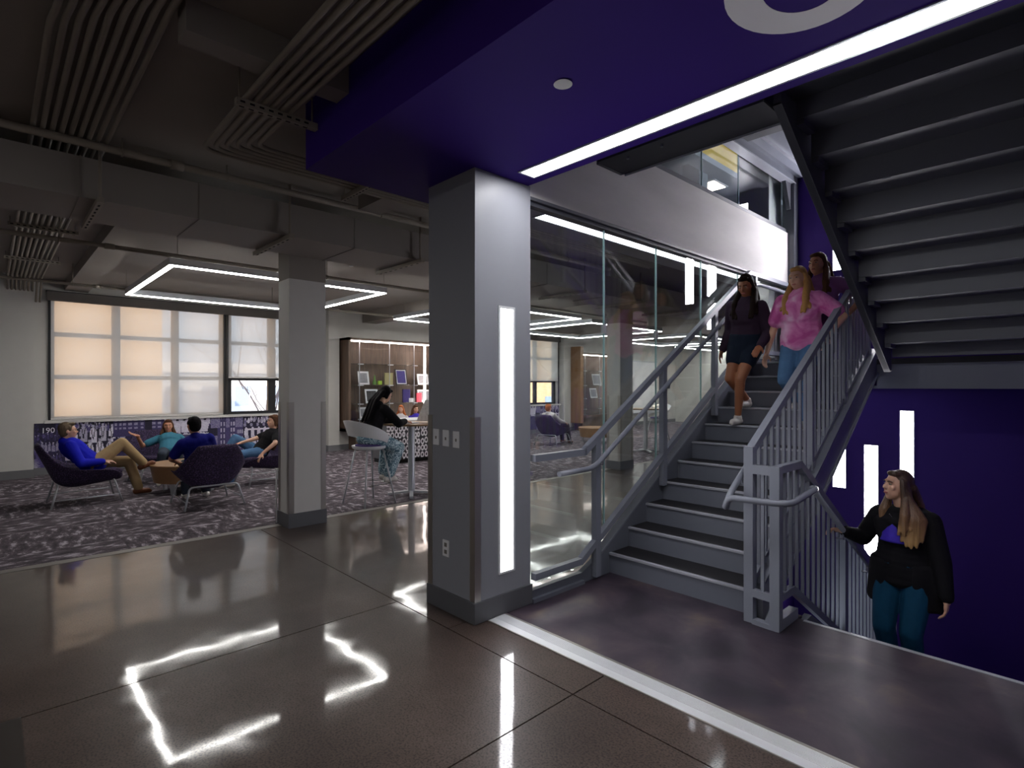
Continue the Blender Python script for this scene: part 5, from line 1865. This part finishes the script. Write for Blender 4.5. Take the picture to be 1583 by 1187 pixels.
# brown roots growing out into blond ends
m, N, L, b = nodes_of('hair_ombre')
tc = N.new('ShaderNodeTexCoord'); sp = N.new('ShaderNodeSeparateXYZ'); L.new(tc.outputs['Object'], sp.inputs[0])
mr = N.new('ShaderNodeMapRange'); mr.inputs['From Min'].default_value = 0.42; mr.inputs['From Max'].default_value = 0.86; L.new(sp.outputs['Z'], mr.inputs['Value'])
rp = ramp(N, [(0.0, hexc('#b18d5a')), (0.4, hexc('#7e5d40')), (0.9, hexc('#3f2c22'))]); L.new(mr.outputs[0], rp.inputs['Fac'])
mp = N.new('ShaderNodeMapping'); mp.inputs['Scale'].default_value = (60, 60, 3); L.new(tc.outputs['Object'], mp.inputs['Vector'])
n1 = N.new('ShaderNodeTexNoise'); n1.inputs['Scale'].default_value = 2; n1.inputs['Detail'].default_value = 4; L.new(mp.outputs[0], n1.inputs['Vector'])
mu = N.new('ShaderNodeMix'); mu.data_type = 'RGBA'; mu.blend_type = 'OVERLAY'; mu.inputs[0].default_value = 0.7
L.new(rp.outputs[0], mu.inputs[6]); L.new(n1.outputs['Fac'], mu.inputs[7]); L.new(mu.outputs[2], b.inputs['Base Color'])
bp = N.new('ShaderNodeBump'); bp.inputs['Strength'].default_value = 0.5; bp.inputs['Distance'].default_value = 0.01
L.new(n1.outputs['Fac'], bp.inputs['Height']); L.new(bp.outputs['Normal'], b.inputs['Normal']); b.inputs['Roughness'].default_value = 0.4

FB = dict(bump=0.5, bscale=14, spec=0.15)
mat('sweater_blue', '#1a1fae', 0.85, var=0.15, vscale=9, **FB)
mat('tee_blue', '#171a72', 0.85, var=0.15, vscale=9, **FB)
mat('khaki', '#a58c68', 0.85, var=0.12, vscale=9, **FB)
mat('teal_tee', '#3a7186', 0.85, var=0.15, vscale=9, **FB)
mat('dark_jeans', '#333a46', 0.85, var=0.2, vscale=20, **FB)
mat('blue_jeans', '#4f7196', 0.85, var=0.3, vscale=14, **FB)
mat('teal_jeans', '#12405c', 0.8, var=0.25, vscale=14, **FB)
mat('black_cloth', '#17161a', 0.85, var=0.3, vscale=12, **FB)
mat('navy_cloth', '#1c2433', 0.85, var=0.2, vscale=12, **FB)
mat('plum_cloth', '#3a2c3c', 0.85, var=0.2, vscale=12, **FB)
mat('mauve_cloth', '#7c4f80', 0.85, var=0.2, vscale=9, **FB)
mat('white_cloth', '#c9c3c6', 0.85, var=0.1, vscale=9, **FB)
mat('brown_leather', '#6b3a1f', 0.5, var=0.2, vscale=14)
mat('sneaker_white', '#cfcac4', 0.6, var=0.08, vscale=14)
mat('shoe_black', '#1a191b', 0.5, var=0.2)
mat('print_violet', '#3a22b0', 0.7, var=0.35, vscale=22)

# 1 man in the blue sweater, left lounge chair
d1 = person('grey haired man in a blue sweater and khaki trousers, legs crossed', (-9.60, 0.98, 0.006), 0.0,
            (0, 0.07, 0.505), (0, -0.23, 0.835), (0, -0.20, 0.985), [(0.0, 0.66, 0.47), (-0.10, 0.62, 0.10)], [(0.24, 0.16, 0.56), (-0.24, 0.16, 0.55)],
            look=(0.0, 0.05), wide=1.12, skin='skin_light', shirt=('sweater_blue', 'long', 0.022), trousers=('khaki', 1.0, 0.016), shoe='brown_leather', hair=('short', 'hair_grey'),
            knee=((0.0, 0.5, 1), (0, 0.6, 1)), elbow=((0.6, -0.8, -0.6), (-0.6, -0.8, -0.6)), toes=((0.0, 0.75, 0.3), (0, 1, 0)))
for sx in (-1, 1):
    tube('spectacles', [tuple(d1['Q'](sx * 0.030 + 0.020 * math.cos(a), 0.098, 0.008 + 0.016 * math.sin(a))) for a in np.linspace(0, 2 * PI, 13)[:-1]], 0.0018, 'black_frame', d1['thing'], 6, world=False, closed=True)
    tube('spectacles_arm', [tuple(d1['Q'](sx * 0.050, 0.096, 0.012)), tuple(d1['Q'](sx * 0.080, 0.0, 0.012))], 0.0018, 'black_frame', d1['thing'], 6, world=False)

# 2 man seen from behind
person('dark haired man in a blue shirt seen from behind in his chair', (-8.33, 2.16, 0.006), PI / 2,
       (-0.10, -0.02, 0.515), (-0.19, -0.20, 0.92), (-0.20, -0.16, 1.075), [(0.12, 0.52, 0.09), (-0.14, 0.50, 0.09)], [(0.14, 0.22, 0.58), (-0.30, 0.22, 0.56)],
       look=(-0.15, 0.0), wide=1.02, skin='skin_tan', shirt=('tee_blue', 'short', 0.020), trousers=('dark_jeans', 1.0, 0.014), shoe='sneaker_white', hair=('short', 'hair_black'),
       elbow=((0.6, -0.8, -0.3), (-0.9, -0.5, -0.3)))

# 3 woman in teal, far chair
person('woman in a teal shirt leaning back and gesturing with one hand', (-10.83, 2.24, 0.006), -PI / 2 - 0.2,
       (0, 0.14, 0.50), (0.02, -0.19, 0.735), (0.03, -0.17, 0.905), [(0.16, 0.52, 0.09), (-0.14, 0.56, 0.09)], [(0.46, 0.10, 0.78), (-0.26, 0.22, 0.54)],
       look=(0.05, 0.05), s=0.95, female=True, skin='skin_tan', shirt=('teal_tee', 'short', 0.016), trousers=('dark_jeans', 1.0, 0.012), shoe='sneaker_white', hair=('long', 'hair_brown'),
       elbow=((0.6, -0.2, -1), (-0.6, -0.6, -0.4)), hands=[((0.8, 0.2, 0.35), (0, 0.4, 1), 0.35), (None, (0.4, 0.3, -1), 0.6)])

# 4 woman in black, right chair
person('woman in a black top and ripped jeans beside the pale column', (-9.47, 3.32, 0.006), PI,
       (0, 0.08, 0.515), (0, -0.17, 0.84), (0, -0.14, 1.00), [(0.06, 0.66, 0.42), (-0.10, 0.56, 0.09)], [(0.02, 0.36, 0.68), (-0.36, 0.16, 0.52)],
       look=(0.0, 0.02), s=0.97, female=True, skin='skin_light', shirt=('black_cloth', 'short', 0.014), trousers=('blue_jeans', 1.0, 0.012), shoe='sneaker_white', hair=('back', 'hair_brown'),
       knee=((0.1, 0.4, 1), (0, 0.6, 1)), toes=((0, 0.8, 0.2), (0, 1, 0)), elbow=((0.6, -0.6, -0.6), (-0.9, -0.4, 0.2)), hands=[(None, (0, 0, -1), 0.5), ((-0.1, 0.7, -0.8), (0.3, -0.3, -1), 0.5)])

# 5 woman on the bar stool
person('woman in black with swirl patterned trousers writing at the bar table', (-6.79, 3.76, 0.006), 0.10,
       (0, 0.0, 0.90), (-0.02, 0.17, 1.325), (-0.03, 0.29, 1.475), [(0.09, 0.24, 0.355), (-0.09, 0.30, 0.36)], [(0.14, 0.50, 1.10), (-0.10, 0.56, 1.10)],
       look=(0.0, -0.55), s=0.97, female=True, skin='skin_light', shirt=('black_cloth', 'long', 0.020), trousers=('swirl_cloth', 0.95, 0.034), shoe='sneaker_white', hair=('back', 'hair_black'),
       elbow=((0.9, -0.5, -0.6), (-0.9, -0.5, -0.6)), knee=((0.2, 1, 0.4), (-0.2, 1, 0.4)), hands=[((-0.2, 1, -0.05), (-0.2, 0, -1), 0.7), ((0.2, 1, -0.05), (0.2, 0, -1), 0.5)])
nb = thing('open_notebook', 'open notebook lying on the bar table', 'notebook', (-6.88, 4.42, 1.067))
for sx in (-1, 1):
    box('page', min(0, sx * 0.15), max(0, sx * 0.15), -0.10, 0.10, 0.0, 0.012, 'paper_white', nb, world=False)
nb.rotation_euler = (0, 0, 0.15)
npap = thing('newspaper', 'newspaper held upright above the bar table', 'newspaper', (-6.97, 4.64, 1.067))
for k, (a, x0) in enumerate(((0.35, 0.0), (-0.35, 0.0))):
    c_, s_ = math.cos(a), math.sin(a)
    V = []
    for d_ in (0.0, 0.004):
        for (u, v) in ((0, 0.0), (0.30, 0.0), (0.30, 0.40), (0, 0.40)):
            sx = 1 if k == 0 else -1
            V.append((sx * u * c_ * 0.5 + v * 0.12, u * 0.8 * 0.5 + v * 0.30 + d_, v * 0.80 + 0.01))
    obj('sheet', V, [(0, 1, 2, 3), (7, 6, 5, 4), (0, 4, 5, 1), (1, 5, 6, 2), (2, 6, 7, 3), (3, 7, 4, 0)], mat('newsprint', '#c9c7c6', 0.8, var=0.35, vscale=28), npap, world=False)

# 6, 7 children at the counter
person('child with ginger hair standing behind the patterned counter', (-10.92, 6.85, 0.006), -2.2,
       (0, 0, 0.60), (0, 0.01, 0.93), (0, 0.02, 1.07), [(0.07, 0, 0.075), (-0.07, 0, 0.075)], [(0.18, 0.16, 0.62), (-0.18, 0.16, 0.62)],
       s=0.78, wide=0.9, look=(0.3, -0.1), shirt=('white_cloth', 'short', 0.016), trousers=('navy_cloth', 1.0, 0.012), shoe='shoe_black', hair=('bob', 'hair_ginger'), vox=0.011)
person('child with brown hair in a purple shirt beside the ginger haired child', (-10.92, 7.24, 0.006), -1.9,
       (0, 0, 0.60), (0, 0.01, 0.92), (0, 0.02, 1.06), [(0.07, 0, 0.075), (-0.07, 0, 0.075)], [(0.18, 0.16, 0.62), (-0.18, 0.16, 0.62)],
       s=0.78, wide=0.9, look=(-0.3, -0.1), shirt=('print_violet', 'short', 0.016), trousers=('navy_cloth', 1.0, 0.012), shoe='shoe_black', hair=('bob', 'hair_brown'), vox=0.011)

# 8 person reclining behind the stair glass
person('person reclining in the lounge chair behind the stair glass', (-10.15, 11.2, 0.006), 0.15,
       (0, 0.08, 0.515), (0, -0.27, 0.85), (0, -0.25, 1.0), [(0.12, 0.62, 0.09), (-0.12, 0.62, 0.09)], [(0.2, 0.25, 0.6), (-0.2, 0.25, 0.6)],
       skin='skin_light', shirt=('white_cloth', 'long', 0.018), trousers=('plum_cloth', 1.0, 0.014), shoe='brown_leather', hair=('short', 'hair_ginger'), knee=((0, 0.6, 1), (0, 0.6, 1)), vox=0.012)

# 9 woman in dark clothes coming down the stairs
z7, z8 = 7 * RI, 8 * RI
person('woman in a dark top and shorts walking down the stairs', (-2.47, 5.70, 0.0), PI,
       (0.02, -0.03, z7 + 0.835), (-0.02, 0.06, z7 + 1.27), (-0.03, 0.10, z7 + 1.425), [(0.07, -0.17, z8 + 0.085), (0.05, 0.10, z7 + 0.085)], [(0.24, 0.05, z7 + 0.78), (-0.20, 0.16, z7 + 0.80)],
       look=(0.0, -0.45), s=0.95, female=True, skin='skin_brown', shirt=('plum_cloth', 'long', 0.020), trousers=('navy_cloth', 0.24, 0.030), shoe='sneaker_white', hair=('long', 'hair_dark'), hem=-0.10,
       knee=((0.1, 1, 0.2), (0, 1, 0.2)))
# 10 woman in pink
person('blond woman in a pink tie-dye shirt and jeans walking down the stairs', (-1.94, 5.69, 0.0), PI,
       (0, -0.03, z7 + 0.83), (0.0, 0.03, z7 + 1.28), (0.01, 0.06, z7 + 1.435), [(0.09, -0.19, z8 + 0.085), (-0.07, 0.08, z7 + 0.085)], [(0.32, 0.02, z7 + 0.72), (-0.26, 0.10, z7 + 0.86)],
       look=(0.15, -0.12), s=0.96, wide=1.12, female=True, skin='skin_light', shirt=('tie_dye_pink', 'short', 0.030), trousers=('blue_jeans', 1.0, 0.014), shoe='sneaker_white', hair=('long', 'hair_blond'),
       elbow=((0.9, -0.5, -0.2), (-0.9, -0.6, 0.2)), hem=-0.06)
# 11 woman in mauve behind her
z9 = 9 * RI
person('woman in a mauve shirt following behind the woman in pink', (-1.87, 6.02, 0.0), PI,
       (0, -0.02, z8 + 0.83), (0.0, 0.01, z8 + 1.29), (0.02, 0.03, z8 + 1.445), [(0.09, -0.19, z9 + 0.085), (-0.08, 0.05, z8 + 0.085)], [(0.22, 0.10, z8 + 0.85), (-0.24, 0.02, z8 + 0.92)],
       look=(0.2, -0.05), s=0.97, wide=1.0, female=True, skin='skin_tan', shirt=('mauve_cloth', 'short', 0.020), trousers=('dark_jeans', 1.0, 0.012), shoe='shoe_black', hair=('long', 'hair_brown'),
       elbow=((0.9, -0.6, 0.1), (-1.0, -0.4, 0.1)))

# 12 woman in the black cardigan on the lower flight
zw = -4 * RI
dw = person('woman in a black cardigan and teal jeans holding the handrail', (-0.985, 5.04, 0.0), PI - 0.12,
            (0, 0.0, zw + 0.885), (0.0, 0.0, zw + 1.345), (0.035, 0.035, zw + 1.53), [(0.075, 0.0, zw + 0.09), (-0.085, 0.02, zw + 0.09)], [(0.352, 0.165, 0.452), (-0.29, 0.07, zw + 0.73)],
            look=(0.62, 0.12), s=1.0, wide=1.16, female=True, skin='skin_light', shirt=('black_cloth', 'short', 0.016), trousers=('teal_jeans', 1.0, 0.016), shoe='shoe_black', hair=('long', 'hair_ombre'),
            elbow=((0.55, -0.6, -1.0), (-0.8, -0.45, 0.0)), hands=[((0.55, 0.55, 0.15), (-0.1, 0.3, -1), 0.85), ((0.05, 0.1, -1), (0.9, 0.1, 0.0), 0.55)], vox=0.0068, sh=0.152)
# cardigan: long loose knit hanging open over the tee
add = 0.028
P, _ = torso_prims(dw['pel'], dw['ch'], 1.16, add, t0=0.0, t1=0.9)
P = [(np.array(pv) + np.array([0, -0.030, 0]), pf) for pv, pf in P]
P.append(capsule(dw['shs'][0] - v3((0.02, 0, 0)), 0.070, dw['shs'][1] + v3((0.02, 0, 0)), 0.070))
for i in range(2):
    P.append(capsule(dw['shs'][i], 0.074, dw['el'][i], 0.066))
    P.append(capsule(dw['el'][i], 0.066, dw['el'][i] + (dw['wr'][i] - dw['el'][i]) * 0.94, 0.046))
for a_ in np.linspace(0.50, 2 * PI - 0.50, 64):       # skirt of the cardigan, open at the front
    sx, cy_ = math.sin(a_), math.cos(a_)
    top = v3((0.205 * sx, 0.135 * cy_ - 0.02, zw + 0.95))
    bot = v3((0.232 * sx, 0.165 * cy_ - 0.02, zw + 0.66 + 0.006 * math.sin(5 * a_)))
    P.append(capsule(top, 0.030, bot, 0.026, 8, 2))
blob('cardigan', P, 'black_cloth', dw['thing'], 0.010, 4)
P = []
Qd, chd = dw['Q'], dw['ch']
for k, (x_, y_, zl) in enumerate(((-0.035, 0.170, 0.20), (-0.065, 0.172, 0.23), (-0.095, 0.165, 0.24), (-0.125, 0.150, 0.23), (-0.150, 0.125, 0.19))):
    a = Qd(-0.066, 0.012 - 0.012 * k, 0.045 - 0.012 * k)
    b_ = Qd(-0.088 - 0.004 * k, -0.004 - 0.006 * k, -0.085)
    c_ = v3((x_ * 0.95 - 0.01, y_ - 0.03, chd[2] - 0.04))
    e_ = v3((x_, y_, chd[2] - zl))
    P += [capsule(a, 0.022, b_, 0.026, 10, 2), capsule(b_, 0.026, c_, 0.026, 10, 2), capsule(c_, 0.026, e_, 0.010, 10, 2)]
blob('hair_lock', P, 'hair_ombre', dw['thing'], 0.008, 3)
# violet print on the chest of the tee
V, F = [], []
for i in range(11):
    t_ = i / 10
    z = zw + 1.12 + t_ * 0.125
    for j in range(15):
        u = -1 + 2 * j / 14
        wd = 0.098 * (1 - 0.45 * t_ ** 3) * (0.94 + 0.06 * math.sin(9 * t_ + 2 * u))
        V.append((0.02 + u * wd, 0.158 - 0.020 * t_ - 0.036 * u * u, z + 0.012 * math.sin(4 * u) * t_))
for i in range(10):
    for j in range(14):
        a = i * 15 + j
        F.append((a, a + 1, a + 16, a + 15))
o_ = obj('shirt_print', V, F, 'print_violet', dw['thing'], world=False, smooth=True)
sd = o_.modifiers.new('thick', 'SOLIDIFY'); sd.thickness = 0.012; sd.offset = 0
tube('necklace', [tuple(dw['ch'] + v3((0.06 * math.cos(a), 0.115 + 0.0 * a, -0.02 - 0.05 * math.sin(a) ** 2))) for a in np.linspace(0, PI, 12)], 0.0016, 'chrome', dw['thing'], 6, world=False)
rg = dw['wr'][1] + unit((0.05, 0.1, -1)) * 0.105
tube('ring', [tuple(rg + v3((0.0, 0.012 * math.cos(a), 0.012 * math.sin(a) * 0.3))) for a in np.linspace(0, 2 * PI, 11)[:-1]], 0.002, 'chrome', dw['thing'], 6, world=False, closed=True)
